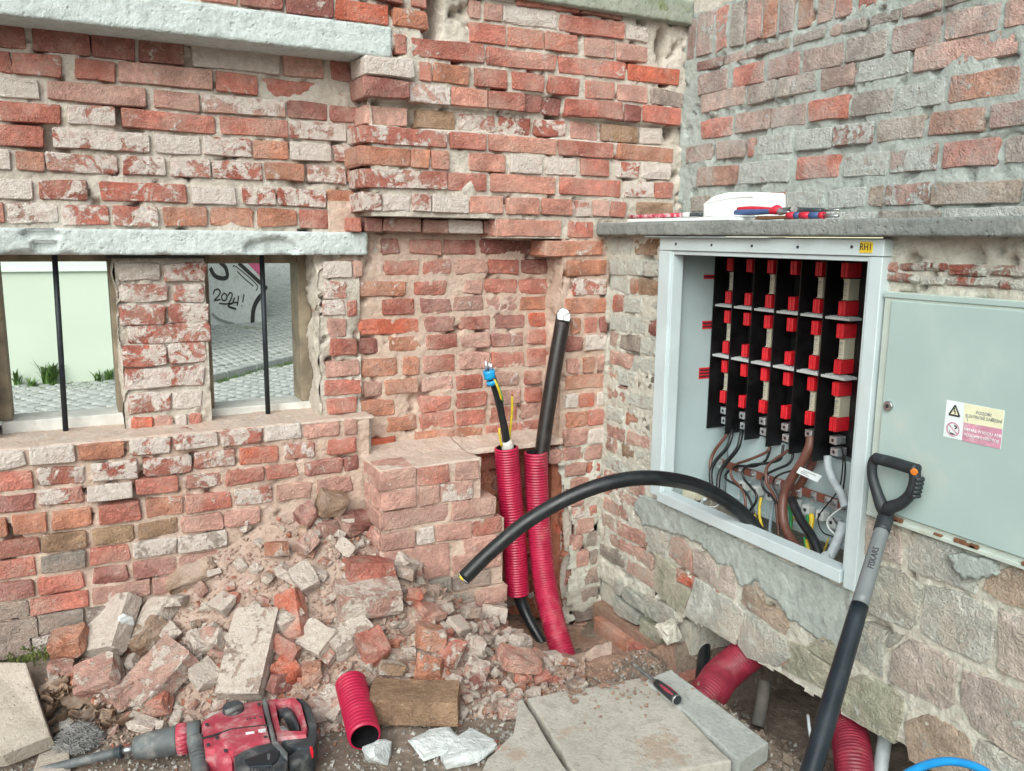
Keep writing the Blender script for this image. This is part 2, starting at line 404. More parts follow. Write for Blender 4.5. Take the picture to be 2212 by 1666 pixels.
M['housecream'] = simple('cream_plaster', (.75, .70, .48), .85, var=.03, scale=2)
M['cobble'] = stone('granite_sett', (.37, .39, .375), (.46, .475, .455), (.31, .325, .31), 5, .5, 40, moss=((.17, .20, .08), 1.3, .60), obj=False)
M['joint'] = stone('sandy_joint', (.20, .21, .175), (.26, .27, .22), (.15, .165, .11), 4, .6, 30, moss=((.13, .18, .05), 1.6, .55))
M['graf'] = stone('old_plaster_wall', (.66, .69, .67), (.73, .75, .735), (.56, .585, .55), 1.2, .4, 20, moss=((.30, .36, .24), .8, .56))
M['weed'] = simple('weed_leaf', (.085, .16, .035), .6, var=.4, scale=9)
M['mossm'] = simple('moss', (.10, .12, .03), .9, var=.5, scale=30, bump=1, bscale=150)

# ------------------------------------------------------------------ brickwork
import re
TONE = {'r': (.56, .205, .155), 'R': (.62, .165, .10), 'o': (.57, .255, .165), 'l': (.66, .315, .24), 'd': (.38, .155, .13), 'p': (.60, .345, .285),
        'm': (.46, .33, .27), 'g': (.36, .31, .27), 'b': (.37, .24, .155), 'w': (.46, .15, .11),
        'P': (.63, .55, .495), 'G': (.50, .525, .465), 'F': (.66, .69, .63), 'Y': (.48, .495, .375), 'T': (.56, .44, .34)}
rb = random.Random(11)
def brick_mesh(w_, h_, d_, rough, rng):
    """one brick, front face at n=0: chipped outline, worn arris, uneven face"""
    j = .0016+.0026*rough; cr = min(.003+.004*rough, h_*.2)
    nu = 3 if w_ > .2 else 2 if w_ > .09 else 1
    out = []
    def side(a, b, n):
        for i in range(n+1):
            t = i/n if n else 0
            out.append([a[0]+(b[0]-a[0])*t, a[1]+(b[1]-a[1])*t])
    hw, hh = w_/2, h_/2
    side((-hw+cr, -hh), (hw-cr, -hh), nu); side((hw, -hh+cr), (hw, hh-cr), 1)
    side((hw-cr, hh), (-hw+cr, hh), nu); side((-hw, hh-cr), (-hw, -hh+cr), 1)
    sk = rng.uniform(-1, 1)*.0025; sq = rng.uniform(-1, 1)*.003
    pts = []
    for x, y in out:
        k = 1-rng.random()**3*(.10+.28*rough)*(h_/ .065)*.5 if rng.random() < .25+.3*rough else 1
        pts.append((x*(1-(1-k)*.3)+rng.uniform(-j, j)+y*sk/h_, y*k+rng.uniform(-j, j)*.7+x*sq/w_))
    n = len(pts); vs_ = []; fs = []
    bw = .0016+.0028*rough
    for x, y in pts: vs_.append((x, y, -d_))
    for x, y in pts: vs_.append((x, y, -(.003+rng.random()*(.003+.007*rough))))
    for x, y in pts:
        sx = max(0, 1-bw/max(hw, .01)); sy = max(0, 1-bw/max(hh, .01))
        vs_.append((x*sx, y*sy, -rng.random()*(.0012+.0035*rough)))
    for k in range(2):
        for i in range(n):
            a, b = k*n+i, k*n+(i+1) % n; fs.append((a, b, b+n, a+n))
    # ridge of inner points along the face
    m_ = nu+1; c0 = len(vs_)
    for i in range(m_):
        x = -hw+w_*(i+.5)/m_
        vs_.append((x, rng.uniform(-.2, .2)*h_, (rng.random()-.4)*(.001+.0025*rough)))
    def near(x): return c0+min(m_-1, max(0, int((x+hw)/w_*m_)))
    for i in range(n):
        a, b = 2*n+i, 2*n+(i+1) % n
        ca, cb = near(vs_[a][0]), near(vs_[b][0])
        fs.append((a, b, cb)) if ca == cb else fs.append((a, b, cb, ca))
    fs.append(tuple(range(n-1, -1, -1)))
    return mesh('brick', vs_, fs)
def M3(plane):
    u, v, n = axes(plane); return Matrix((u, v, n)).transposed()
def brick(plane, c, a, b, z0, z1, tone, parent, m, d=.11, off=0.0, rough=.2, name='brick', tilt=True):
    """a..b along the wall (x, or y going right = falling), z0..z1"""
    w_, h_ = abs(b-a), z1-z0
    if w_ < .012 or h_ < .012: return
    base = TONE[[k for k in tone if k in TONE][0]]
    al = .16+rb.random()*.14
    if tone[0] == 'm': al = .80+rb.random()*.25
    elif 'w' in tone[1:] or tone[0] == 'w': al = .52+rb.random()*.2
    if 'W' in tone: al = .9
    if tone[0] in 'Rl' and len(tone) == 1: al = .08
    if 'x' in tone: rough = .9
    if m is M['brick_up']: f_ = rb.uniform(.12, .45) if tone[0] in 'rRo' else rb.uniform(.3, .6); base = [q*(1-f_)+t*f_ for q, t in zip(base, (.53, .50, .46))]
    k = rb.uniform(.86, 1.12); hsh = rb.uniform(-.015, .015)
    me = brick_mesh(w_, h_, d, rough, rb)
    mid = (a+b)/2; o_ = off+rb.uniform(-.003, .0045)
    loc = Vector((mid, c-o_, (z0+z1)/2)) if plane == 'Y' else Vector((c-o_, mid, (z0+z1)/2))
    m3 = M3(plane)
    if tilt: m3 = m3 @ Matrix.Rotation(rb.gauss(0, .007), 3, 'Z') @ Matrix.Rotation(rb.gauss(0, .012), 3, 'Y') @ Matrix.Rotation(rb.gauss(0, .02), 3, 'X')
    o = put(name, me, parent, m, loc, m3)
    o.color = (max(0, base[0]*k+hsh), max(0, base[1]*k), max(0, base[2]*k), min(1, al))
    return o
def solve(plane, c, px, z, py):
    """coordinate along the wall where the column px meets height z"""
    for _ in range(4):
        p = onP(plane, c, px, py); p.z = z; qx, qy = proj(p); py = py+(qy-py)
        px_ = px
        p2 = onP(plane, c, px_, qy); py = qy
    return p2.x if plane == 'Y' else p2.y
TK = re.compile(r'(-?\d+)-(-?\d+)([a-zA-Z]+)(?:@(-?\d+))?')
def courses(zn, plane, c, text, parent, m, d=.11, rough=.2, off=0.0):
    for ln in text.strip().splitlines():
        hd, body = ln.split(':')
        xr, yt, yb = map(float, hd.split())
        z1 = onP(plane, c, *P(zn, xr, yt)).z; z0 = onP(plane, c, *P(zn, xr, yb)).z
        zm = (z0+z1)/2
        for x0, x1, t, of in TK.findall(body):
            pa, pb = P(zn, float(x0), (yt+yb)/2), P(zn, float(x1), (yt+yb)/2)
            a = solve(plane, c, pa[0], zm, pa[1]); b = solve(plane, c, pb[0], zm, pb[1])
            jit = rb.uniform(-.002, .002)
            brick(plane, c, a, b, z0+jit, z1+jit, t, parent, m, d, off+(float(of)/100 if of else 0), rough)
def mort(base, amp, sd, fine=.004, sc=9):
    """depth of a mortar bed: base below the brick face, blobs and hollows"""
    def f(p):
        v = fbm(p, sc, 2, sd); q = nz(p, 55, sd)+.6*nz(p, 110, sd)
        deep = max(0, nz(p, 17, sd+5)+.5*nz(p, 41, sd)-.42)*.13+max(0, v-.42)*.09
        return -base+amp*v*-1+fine*q-deep
    return f
def wallsheet(name, plane, c, a, b, z0, z1, disp, m, parent, step=.009, keep=None, skirt=0.0):
    u, v, n = axes(plane)
    o = Vector((a, c, z0)) if plane == 'Y' else Vector((c, a, z0))
    return sheet(name, o, u, v, n, abs(b-a), z1-z0, step, disp, m, parent, skirt, keep)

YP, YU, YL, YW, YB, YS, YN = 2.76, 2.90, 2.855, 2.93, 2.79, 2.60, 2.89
XR, XS, XU = 1.855, 1.80, 2.19

# ---- left wall
wl = thing('brick_wall', 'old red brick wall with two barred window openings under pale concrete lintels', 'wall', (0.2, 2.95, 0))
pr = thing('brick_pier', 'corbelled red brick pier with a recessed niche behind the two upright red conduits', 'brick pier', (1.5, 2.9, 0))
B = M['brick']
courses('1', 'Y', YU, """
450 170 300 : -160-135d 175-487d 490-730d 745-995d 1040-1515m 1530-1750p 1790-1965d
500 320 435 : -200-65rx 65-335r 400-625r 640-1150p 1165-1395r 1402-1960rx@-1
500 455 560 : -160-215mw 260-790p 835-1080p 1088-1545pw 1558-1770d 1782-1965dx
500 575 680 : -200-330r 365-625rw 660-1160r 1190-1560r 1568-1875w 1882-1965r
500 700 808 : -160-235r 285-810w 840-1085m 1100-1360w 1366-1560o 1570-1790m 1805-1950w
500 830 935 : -160-58m 85-240o 246-635wx 655-895w 925-1140w 1146-1420w 1435-1645o 1660-1870w 1880-1950r
500 980 1085 : -160-180m 210-475w 540-1010w 1040-1275m 1315-1495w 1502-1765w 1775-1920ox
500 1105 1215 : -160-20r 35-315wx 330-590w 610-855w 880-1120o 1140-1375ox 1390-1610ox 1620-1835r 1855-2060r
""", wl, B, .10, .3)
courses('A', 'Y', YP, """
200 30 215 : -1400--1050r -1030--640d -610--170d -150-340R 385-705ox
200 -190 0 : -1500--1100d -1080--500r -480-90d 130-475d 555-690r
""", pr, B, .14, .3)
courses('A', 'Y', YP, """
1300 28 195 : 1090-1198p 1218-1395p 1402-1905mx 1920-2510r 2530-2740mx
1300 -160 5 : 1030-1500m 1520-2100r 2120-2500d
1260 215 402 : 1090-1425r 1442-1770R 1785-2085R 2150-2425p 2451-2733px
900 372 548 : 400-515r 545-1225r 1237-1890rx 1908-2525r 2555-3028R
900 592 770 : 100-558mx@2 625-735r 755-1085o 1138-1440r 1480-1780r 1817-2100r 2152-2425r 2451-2728p 2760-3060gx
750 772 952 : 92-520dx@1 532-915pw 922-1255l 1267-1598r 1605-1772d@-2 1782-1960d@-3 1975-2505rx 2520-2675dx 2690-3036r
800 1005 1180 : 150-545p@-3 630-992b@-3 1032-1362wx@-3 1395-1700wx@-3 1725-2010wx@-3 2060-2305p@-3 2332-2662b@-2 2690-2900mx@-2
650 1192 1352 : 75-878rw 905-1240r 1265-1890l 1905-2415r 2455-2975o
""", pr, B, .15, .25)
courses('B', 'Y', YP, """
1250 377 547 : 58-545ox 552-718o 735-900l 950-1070px@-3 1088-1415l 1463-1755pW 1790-2075pW 2115-2372r 2440-2668wx 2680-2952mx
1580 588 750 : 80-880w 888-1248r 1283-1882l 1922-2480r 2517-2790w 2797-2962r
1240 780 940 : 92-275w 283-548mx 556-735rw 745-1078mw 1092-1402l 1432-1730l 1757-2035l 2070-2212rw 2225-2370p 2385-2535r 2630-2965bx
1640 995 1150 : 1338-1942l 2000-2232r
""", pr, B, .15, .22)
courses('B', 'Y', YP+.07, "470 985 1112 : -10-95r 130-284d 290-642d 665-892d 890-1208m 1215-1328d", pr, B, .1, .3)
# niche back
courses('5', 'Y', YN, """
740 105 212 : 425-550dx 620-845r 855-1078d 1108-1535d
560 246 355 : 440-690r 708-918r 930-1160px 1165-1378r 1393-1640d
760 390 495 : 245-592ox 655-877rx 998-1125p 1145-1368r 1388-1605r
560 518 627 : 425-657rx 688-912dx 923-1132px 1148-1370px 1383-1585ox
830 640 745 : 262-686Rx 720-937dx 965-1182rx 1212-1417dx 1446-1630Rx
830 765 872 : 268-398dx 478-710ox 730-952rx 965-1182px 1188-1412dx 1433-1612rx
830 905 1030 : 288-532ox 574-688ox 710-937rx 968-1182px 1188-1420rx 1436-1585rx
830 1055 1158 : 300-430px 448-686ox 708-928px 943-1132rx 1148-1380px 1418-1532rx
830 1182 1292 : 258-522ox 688-907rx 940-1152rx 1178-1392px 1418-1542rx
830 1300 1415 : 452-662ox 688-932rx 943-1152rx 1182-1372rx 1398-1565px
830 1425 1522 : 655-932ox 943-1132ox 1148-1372rx 1378-1640rx
""", pr, B, .1, .8)
# narrow pier right of the niche
courses('5', 'Y', YP, """
1850 112 218 : 1560-1962o
1850 250 362 : 1708-1982o
1850 378 492 : 1755-1982w
1850 515 622 : 1702-1985o
1850 648 755 : 1735-1800ox 1832-1922r 1942-1992d
1850 770 878 : 1702-1828dx 1838-1988mx
1850 920 1028 : 1712-1795px 1825-1900o 1928-1988px
1850 1040 1142 : 1700-1976ox
1850 1168 1270 : 1700-1790mx 1800-1905R 1915-1980mx
1850 1288 1398 : 1706-1856ox 1860-1972r
1850 1425 1530 : 1690-1850px 1860-1975mx
""", pr, B, .12, .5)
# right jamb of the window and strip beside the niche
courses('5', 'Y', YW-.06, """
200 255 370 : 28-225m 232-300p
150 392 517 : 28-190w
150 530 640 : 24-180w 190-262r
150 652 785 : 62-188px
150 795 915 : 72-264rx
150 945 1057 : 42-278p
150 1075 1190 : 38-292rx
150 1202 1312 : 58-256r
150 1352 1465 : 25-150px 158-288px
150 1482 1600 : 48-256d
""", wl, B, .15, .6)
courses('5', 'Y', YW-.05, "400 1482 1590 : 262-535R", pr, B, .15, .8)
# pier between the windows
courses('4', 'Y', YW, """
1000 237 350 : 732-990mx 1003-1265wx
1000 370 482 : 730-1040wx 1065-1260wx
1000 492 618 : 735-1018wx 1026-1285wx
1000 620 738 : 778-1295wx
1000 740 868 : 748-1030wx 1038-1275wx
1000 885 1012 : 762-1258wx
1000 1030 1148 : 782-1053wx 1060-1248mx
1000 1178 1285 : 808-942R 948-1068px 1080-1158mx 1165-1240r
""", wl, B, .16, .7)
# lower wall
courses('E', 'Y', YB, """
300 268 372 : -300--90m -70-140mx 165-430m 452-715ox 740-988wx 1000-1258wx 1270-1508wx 1520-1738mx 1755-1962px 1980-2060px
100 412 522 : -330--80d -60-192r 218-482wx 520-797wx 828-1107wx 1118-1357wx 1383-1607R 1640-1818wx 1885-2060rx
100 543 642 : -300--80r -60-202dx 214-482wx 500-767m 785-1027r 1078-1282wx 1298-1527rx 1533-1722rx 1758-1977dx 1985-2072dx
170 665 778 : -230-42o 70-272o 298-527o 568-812r 843-1057o 1068-1337r 1353-1572rw 1600-1800px 1828-2032px
170 795 900 : -300--80d -60-232rx 240-497bx 528-772bx 788-1028bx 1043-1287px 1298-1500px
170 912 1015 : -330--80r -60-207r 233-492gp 518-752r 768-1022gw 1023-1312gw
170 1032 1138 : -300--80d -60-192d 213-482rx 538-742dx 768-1018d 1028-1300dx
170 1152 1250 : -330--90g -60-167g 173-512r 528-872p 880-1100p
""", wl, B, .16, .35)
courses('E', 'Y', YB-.01, """
170 1262 1378 : -330--90d -60-217g 223-487g 498-760g
100 1388 1490 : -300--80g -60-182g 190-467gw 490-700g
100 1505 1620 : -300--80g -60-200g 215-450g 470-700g
""", wl, M['brick_low'], .16, .4)
# stub of the pier that was knocked down: front, then the end turned to the left
courses('6', 'Y', YS, """
475 140 240 : 300-485p 490-655r 680-806p
475 243 337 : 310-492p 500-602p 608-772pw
475 345 437 : 298-658p 665-887p
475 455 540 : 310-482p 490-578m 585-767p 772-918r
475 545 632 : 328-652p 725-890p
600 602 692 : 345-508p 518-660p 668-916p
600 700 778 : 360-512g 525-663g 670-862g
870 745 832 : 400-520g 530-780g 790-946p
870 838 912 : 560-790g 800-876g 882-946g
900 918 1005 : 560-780p 790-950p
900 1012 1100 : 560-760p 770-950d
""", pr, B, .13, .35)
xs = onY(820, 1021, YS).x
zc = [onY(*P('6', 475, q), YS).z for q in (140, 240, 243, 337, 345, 437, 455, 540, 545, 632)]
for i in range(5):
    brick('X', xs, YB-.01, YS+.016, zc[2*i+1], zc[2*i], 'px' if i % 2 else 'p', pr, B, .1, 0, .5)
for i, (za, zb_) in enumerate([(onY(*P('6', 600, a_), YS).z, onY(*P('6', 600, b_), YS).z) for a_, b_ in ((602, 692), (700, 778), (785, 860))]):
    brick('X', xs+.02, YB-.01, YS+.016, zb_, za, 'pg'[i % 2], pr, B, .1, 0, .5)
# pier foot right of the conduits
courses('D', 'Y', YP, """
900 100 235 : 650-845ox 850-1005r
800 262 400 : 640-860px
800 430 560 : 505-612px 620-815px 828-985px
800 575 700 : 640-842px 852-975rx
800 712 850 : 690-862px 880-972rx
850 862 965 : 700-815px 822-952rx
850 975 1080 : 715-820pw 862-945rx
850 1092 1232 : 560-738Rx@-3 748-915px
800 1245 1385 : 712-812px 845-945gx
800 1402 1545 : 745-862p 870-948gx
""", pr, B, .12, .6)
courses('7', 'Y', YP, """
200 55 178 : 60-155rx@-2 160-270gx
200 188 300 : -60-130Rx@-3 138-268gx
200 312 420 : -60-100rx@-4 110-268gx
200 430 540 : -60-100rx@-5 110-268px
""", pr, M['brick_low'], .12, .7)
# broken bricks in the channel cut for the conduits
zf = onY(*P('6', 475, 138), YS).z                       # top of the stub and floor of the niche
for q, (ax, bx, y0, y1, t) in enumerate([(1.335, 1.40, zf-.085, zf-.02, 'Rx'), (1.33, 1.39, zf-.165, zf-.10, 'rx'), (1.56, 1.68, zf-.15, zf-.08, 'Rx'),
        (1.58, 1.69, zf-.23, zf-.165, 'rx'), (1.55, 1.67, zf-.31, zf-.25, 'dx'), (1.57, 1.70, zf-.40, zf-.33, 'rx'), (1.55, 1.68, zf-.49, zf-.42, 'Rx'),
        (1.57, 1.68, zf-.58, zf-.51, 'dx'), (1.36, 1.52, zf-.12, zf-.05, 'rx'), (1.36, 1.54, zf-.62, zf-.55, 'rx'), (1.40, 1.56, zf-.70, zf-.63, 'gx'), (1.36, 1.55, zf-.21, zf-.14, 'dx')]):
    brick('Y', YP+.075, ax, bx, y0, y1, t, pr, B, .1, 0, 1.0)

# ---- mortar beds
zL1 = onY(400, 551, YL).z; zL0 = onY(400, 497, YL).z      # lower lintel bottom, top
zT1 = onY(400, 75, YP).z                                   # upper lintel bottom edge
zT0 = onY(700, 40, YP).z                                   # its top
zb = onY(*P('E', 300, 264), YB).z                                   # top of the lower wall
xp = .913                                                   # left end of the pier
MO = M['mortar']
wallsheet('mortar', 'Y', YU, -.75, xp+.1, zL1, zT1+.02, mort(.012, .010, 1), MO, wl)
wallsheet('mortar', 'Y', YP, -.75, xp, zT0-.02, 2.42, mort(.012, .012, 3), MO, pr)
HOLES = [(P('A', 745, 150), .030, .085), (P('2', 1965, 280), .022, .06), (P('2', 2030, 800), .02, .022)]
HW = [(onY(*h[0], YP), h[1], h[2]) for h in HOLES]
def zA(x, y): return onY(*P('A', x, y), YP).z
REC = [(zA(800, 1195), zA(750, 962), .9, 2.3, .03), (zA(750, 962), zA(750, 765), onY(*P('A', 1600, 900), YP).x, onY(*P('A', 1970, 900), YP).x, .022)]
_pm = mort(.010, .009, 4)
def pierm(p):
    v = _pm(p)
    for z0_, z1_, x0_, x1_, dd in REC:
        if z0_ < p.z < z1_ and x0_ < p.x < x1_: v -= dd
    for c, a, b in HW:
        q = ((p.x-c.x)/a)**2+((p.z-c.z)/b)**2
        if q < 1.6: v -= .10*max(0, min(1, 1.6-q))
    return v
z_ck = onY(*P('B', 600, 965), YP).z; z_ckr = onY(*P('B', 1640, 1165), YP).z
x_ck = onY(*P('B', 1335, 1050), YP).x; x_np = onY(*P('5', 1700, 500), YP).x
wallsheet('mortar', 'Y', YP, xp, XU+.02, z_ck, 2.42, pierm, MO, pr)
wallsheet('mortar', 'Y', YP, x_ck, XR+.3, z_ckr, z_ck+.01, mort(.012, .008, 5), MO, pr)
wallsheet('mortar', 'X', xp, YU+.02, YP+.012, z_ck, 2.42, mort(.006, .01, 6), MO, pr)
wallsheet('mortar', 'Y', YN, .80, 1.80, zf-.03, z_ck+.05, mort(.007, .006, 7, .004), M['mortar_red'], pr)
wallsheet('mortar', 'Y', YP, x_np-.012, XR+.02, zf-.02, z_ckr+.01, mort(.010, .008, 8), M['mortar_red'], pr)
wallsheet('mortar', 'X', x_np-.012, YN+.01, YP+.008, zf-.02, z_ckr+.02, mort(.0, .012, 9), M['mortar_red'], pr)
# overhangs above the niche
box('corbel_core', (xp+.01, YP+.02, z_ck-.002), (x_ck+.02, YN+.25, z_ck+.1), MO, pr)
box('corbel_core', (x_ck+.005, YP+.018, z_ckr-.001), (XR+.3, YN+.25, z_ck+.05), MO, pr)
xe = onY(*P('4', 1935, 700), YW).x; x_m0 = onY(*P('4', 735, 700), YW).x; x_m1 = onY(*P('4', 1280, 700), YW).x
wallsheet('mortar', 'Y', YW, x_m0, x_m1, zb-.02, zL1+.02, mort(.012, .010, 10), MO, wl)
wallsheet('mortar', 'X', x_m0, YW+.14, YW+.004, zb-.02, zL1+.02, mort(.0, .012, 10), MO, wl)
wallsheet('mortar', 'Y', YW-.06, xe, .90, zb-.06, zL1+.02, mort(.011, .010, 11), MO, wl)
wallsheet('mortar', 'X', xe, YW+.1, YW-.055, zb-.06, zL1+.02, mort(.0, .014, 11), MO, wl)
wallsheet('mortar', 'Y', YB, -.75, .90, -.1, zb-.006, mort(.011, .012, 12), M['mortar_red'], wl)
wallsheet('mortar', 'Y', YS, xs+.006, 1.245, -.1, zf-.004, mort(.010, .010, 13), M['mortar_red'], pr)
wallsheet('mortar', 'X', xs, YB, YS+.01, -.1, zf-.004, mort(.006, .012, 14), M['mortar_red'], pr)
wallsheet('mortar', 'Y', YP+.10, 1.2, 1.80, -.15, zf-.02, mort(.0, .05, 15, .010, 9), M['brickcore'], pr)
wallsheet('mortar', 'Y', YP, 1.60, XR+.02, -.15, zf-.004, mort(.006, .014, 16), M['mortar_old'], pr, keep=lambda a, b, p: p.x > 1.665+.055*min(1, max(0, (zf-.10-p.z)/.3))+.03*fbm(p, 12, 3, 5))
wallsheet('mortar', 'X', 1.70, YP+.13, YP+.012, -.15, zf-.004, mort(.0, .035, 17, .008), M['brickcore'], pr)
# ledges: top of the lower wall, floor of the niche, top of the stub
def flat(name, x0, x1, y0, y1, z, amp, sd, m, parent, sk=.02, step=.009, keep=None, tiltf=None):
    def d(p):
        v = amp*fbm(p, 11, 3, sd)+.002*nz(p, 70, sd)
        return v+(tiltf(p) if tiltf else 0)
    return sheet(name, Vector((x0, y0, z)), Vector((1, 0, 0)), Vector((0, 1, 0)), Vector((0, 0, 1)), x1-x0, y1-y0, step, d, m, parent, sk, keep)
flat('dusty_ledge', -.75, .92, YB+.006, 3.16, zb+.001, .004, 21, M['ledge'], wl, .008)
flat('dusty_ledge', xs+.004, 1.245, YS+.006, YN+.03, zf+.001, .004, 22, M['ledge'], pr, .008, tiltf=lambda p: max(0, (p.y-2.76))*.16)
flat('dusty_ledge', 1.24, x_np, YP-.005, YN+.03, zf-.004, .008, 23, M['ledge'], pr, tiltf=lambda p: max(0, p.y-2.76)*.12)
# stepped right end of the stub
for a_, b_, y0, y1 in ((1.0, 1.245, 0, .15), (1.0, 1.30, .15, .23), (1.0, 1.34, .23, .33), (1.0, 1.335, .33, .48), (1.0, 1.345, .48, 1.0)):
    box('stub_core', (a_, YS+.012, zf-y1), (b_, YP+.1, zf-y0-.003), M['mortar_red'], pr)

# ---- solid cores behind the faces
def core(lo, hi, parent, m=None): return box('wall_core', lo, hi, m or MO, parent)
WB = 3.22
core((-.75, YU+.045, zL1+.1), (xp+.02, WB, 2.42), wl)
core((-.75, YP+.05, zT0-.05), (xp+.02, YU+.05, 2.42), wl)
core((xp+.02, YP+.12, z_ck+.06), (2.6, WB, 2.42), pr)
core((.80, YN+.05, 0), (2.6, WB, z_ck+.06), pr)
core((xe+.02, YW, zb-.02), (.9, WB, zL1+.1), wl)
core((x_m0+.015, YW+.02, zb-.02), (x_m1-.01, WB, zL1+.1), wl)
core((-.75, YB+.05, -.3), (.92, WB, zb-.012), wl)
core((.92, YP+.13, -.3), (2.6, WB, zf-.01), pr)
core((xs+.02, YS+.04, -.3), (1.2, YP+.14, zf-.02), pr)
core((x_np+.02, YP+.03, -.3), (XR+.3, YN+.1, z_ckr+.02), pr)
core((1.74, YP+.03, -.3), (XR+.3, YN+.1, zf-.02), pr)
box('broken_face', (1.645, YP+.035, -.3), (1.76, YN+.1, zf-.02), M['brickcore'], pr)

# ---- concrete lintels and coping
def lintel(name, x0, x1, y0, y1, z0, z1, sd, m, parent, notch=None, spall=None, step=.008):
    def f(p):
        v = .004*fbm(p, 7, 3, sd)+.0012*nz(p, 60, sd)
        e = min(p.z-z0, z1-p.z, x1-p.x)
        if e < .009: v -= (.009-e)*(.15+1.6*max(0, nz(p, 26, sd)-.05))
        if notch:
            a, b, c, d = notch
            if a < p.x < b and c < p.z < d: v -= .02
        if spall:
            for cx, cz, rx, rz in spall:
                q = math.hypot((p.x-cx)/rx, (p.z-cz)/rz)+.35*nz(p, 28, sd)
                if q < 1: v -= .018*min(1, (1-q)*7)+.005*nz(p, 50, sd)
        return v
    o = Vector((x0, y0, z0)); u, v, n = axes('Y')
    return sheet(name, o, u, v, n, x1-x0, z1-z0, step, f, m, parent, y1-y0)
tx1 = onY(846, 100, YP).x
lintel('lintel', -.75, tx1, YP, YU+.1, zT1, zT0, 31, M['concrete'], wl)
n0, n1 = onY(*P('4', 198, 105), YL), onY(*P('4', 345, 160), YL)
sp = onY(*P('4', 1690, 130), YL); sp2 = onY(*P('4', 280, 170), YL); sp3 = onY(*P('4', 990, 185), YL)
lintel('lintel', -.75, onY(795, 530, YL).x, YL, YU+.3, zL1, zL0, 32, M['concrete'], wl, (n0.x, n1.x, n1.z, n0.z),
       [(sp.x, sp.z-.01, .085, .035), (sp2.x-.01, sp2.z-.012, .10, .018), (sp3.x, sp3.z-.012, .03, .018), (n0.x+.02, n0.z+.02, .06, .016)])
cz1 = onY(1490, 52, YP-.03).z
lintel('coping_slab', .2, XU+.01, YP-.03, WB+.03, cz1, cz1+.085, 33, M['coping'], pr)

xw0 = onY(*P('4', 30, 700), 3.04).x-.05
core((-.75, YW+.012, zb-.02), (xw0, WB, zL1+.1), wl)
nr = 8; hr = (zL1-zb)/nr
for k in range(nr):
    for a_, b_ in (((-.74, -.50), (-.49, xw0)) if k % 2 else ((-.74, -.62), (-.61, -.38), (-.37, xw0))):
        brick('Y', YW, a_, b_, zb+k*hr+.006, zb+(k+1)*hr-.004, rb.choice(('m', 'wx', 'rw', 'p')), wl, B, .1, 0, .5)
# ---- window frames and bars (set back in the openings)
YF = 3.04
def board(zn, a, b, c, d, y, dep, m, name, parent=None):
    p0, p1 = onY(*P(zn, a, b), y), onY(*P(zn, c, d), y)
    lo = (min(p0.x, p1.x), y, min(p0.z, p1.z)); hi = (max(p0.x, p1.x), y+dep, max(p0.z, p1.z))
    return box(name, lo, hi, m, parent, .003)
def window(jl, jr, top, sill, barx, bary, lab):
    p = [onY(*P('4', *q), YF) for q in (jl, jr, top, sill)]
    zt, zs = p[2].z, p[3].z; xl, xr = p[0].x, p[1].x
    fr = box('window_frame', (xl-.045, YF, zs), (xl, YF+.12, zt+.05), M['wood'], wl, .003)
    for nm, lo, hi, m in (('jamb', (xr, YF, zs), (xr+.045, YF+.12, zt+.05), M['wood']), ('head_board', (xl, YF+.003, zt), (xr, YF+.118, zt+.05), M['wood']),
                          ('sill_board', (xl-.03, YF-.015, zs-.045), (xr+.05, YF+.12, zs), M['sillw'])):
        box(nm, lo, hi, m, fr, .003)
    yb_ = YF-.06; q = onY(*P('4', *barx), yb_); q2 = onY(*P('4', *bary), yb_)
    tube('window_bar', [(q.x, yb_, zL1+.02), (q2.x, yb_, zb-.015)], .0085, M['bar'], wl, 2, 12)
window((30, 700), (695, 700), (400, 232), (400, 1185), (345, 300), (405, 1290), '')
window((1300, 700), (1842, 700), (1550, 243), (1600, 1110), (1612, 300), (1648, 1195), '')
box('tar_strip', (x_m0-.02, YW-.03, zL1-.012), (x_m1+.0, YW+.12, zL1-.004), M['darkpaper'], wl)

# ---- right wall (cabinet wall) and the set back wall above it
wr = thing('cabinet_wall', 'low weathered wall of brick and stone that carries the two electrical cabinets', 'wall', (2.0, 1.9, 0))
wu = thing('upper_wall', 'grey mortared brick wall above the shelf with a row of upright bricks on top', 'wall', (2.3, 1.9, 1.5))
BO = M['brick_old']
courses('C', 'X', XR, """
1180 128 292 : 1050-1262mx 1270-1520bx
1180 320 472 : 1050-1340mx 1348-1520mx
1180 490 642 : 1048-1222mx 1228-1302o 1308-1520bx
1180 660 812 : 1075-1172rx 1180-1352mx 1382-1520mx
1180 840 1000 : 1045-1222mx 1228-1388mx 1395-1520dx
1180 1012 1165 : 1045-1130px 1140-1322gx 1330-1480mx
1180 1188 1332 : 1040-1232px 1242-1460mx
1180 1345 1485 : 1030-1122px 1130-1282mx 1290-1450gx
1180 1510 1655 : 1020-1192px 1205-1440mx
""", wr, BO, .12, .8)
courses('D', 'X', XR, """
1180 98 242 : 1020-1165mx 1178-1322ox 1335-1430gx
1180 262 392 : 1020-1190px 1200-1420px
1180 405 535 : 1000-1112px 1152-1272bx 1280-1410mx
1180 560 690 : 1000-1180mx 1190-1400mx
1180 705 835 : 990-1120px 1130-1200px 1208-1370px
1180 850 970 : 990-1105rx 1115-1330px 1338-1420px
1180 985 1115 : 985-1200px 1210-1360pw 1370-1500m 1510-1720m
1180 1130 1270 : 980-1100px 1110-1390px 1400-1580m 1590-1820r
1180 1285 1420 : 960-1120px 1130-1440px 1450-1780px 1790-2060p 2070-2400m
1180 1435 1580 : 950-1190gx 1200-1480px 1490-1780rx 1790-2200m 2210-2700p
""", wr, BO, .12, .7)
courses('7', 'X', XR-.05, "300 435 560 : 235-470o 475-702r 707-850r", wr, M['brick'], .16, .4)
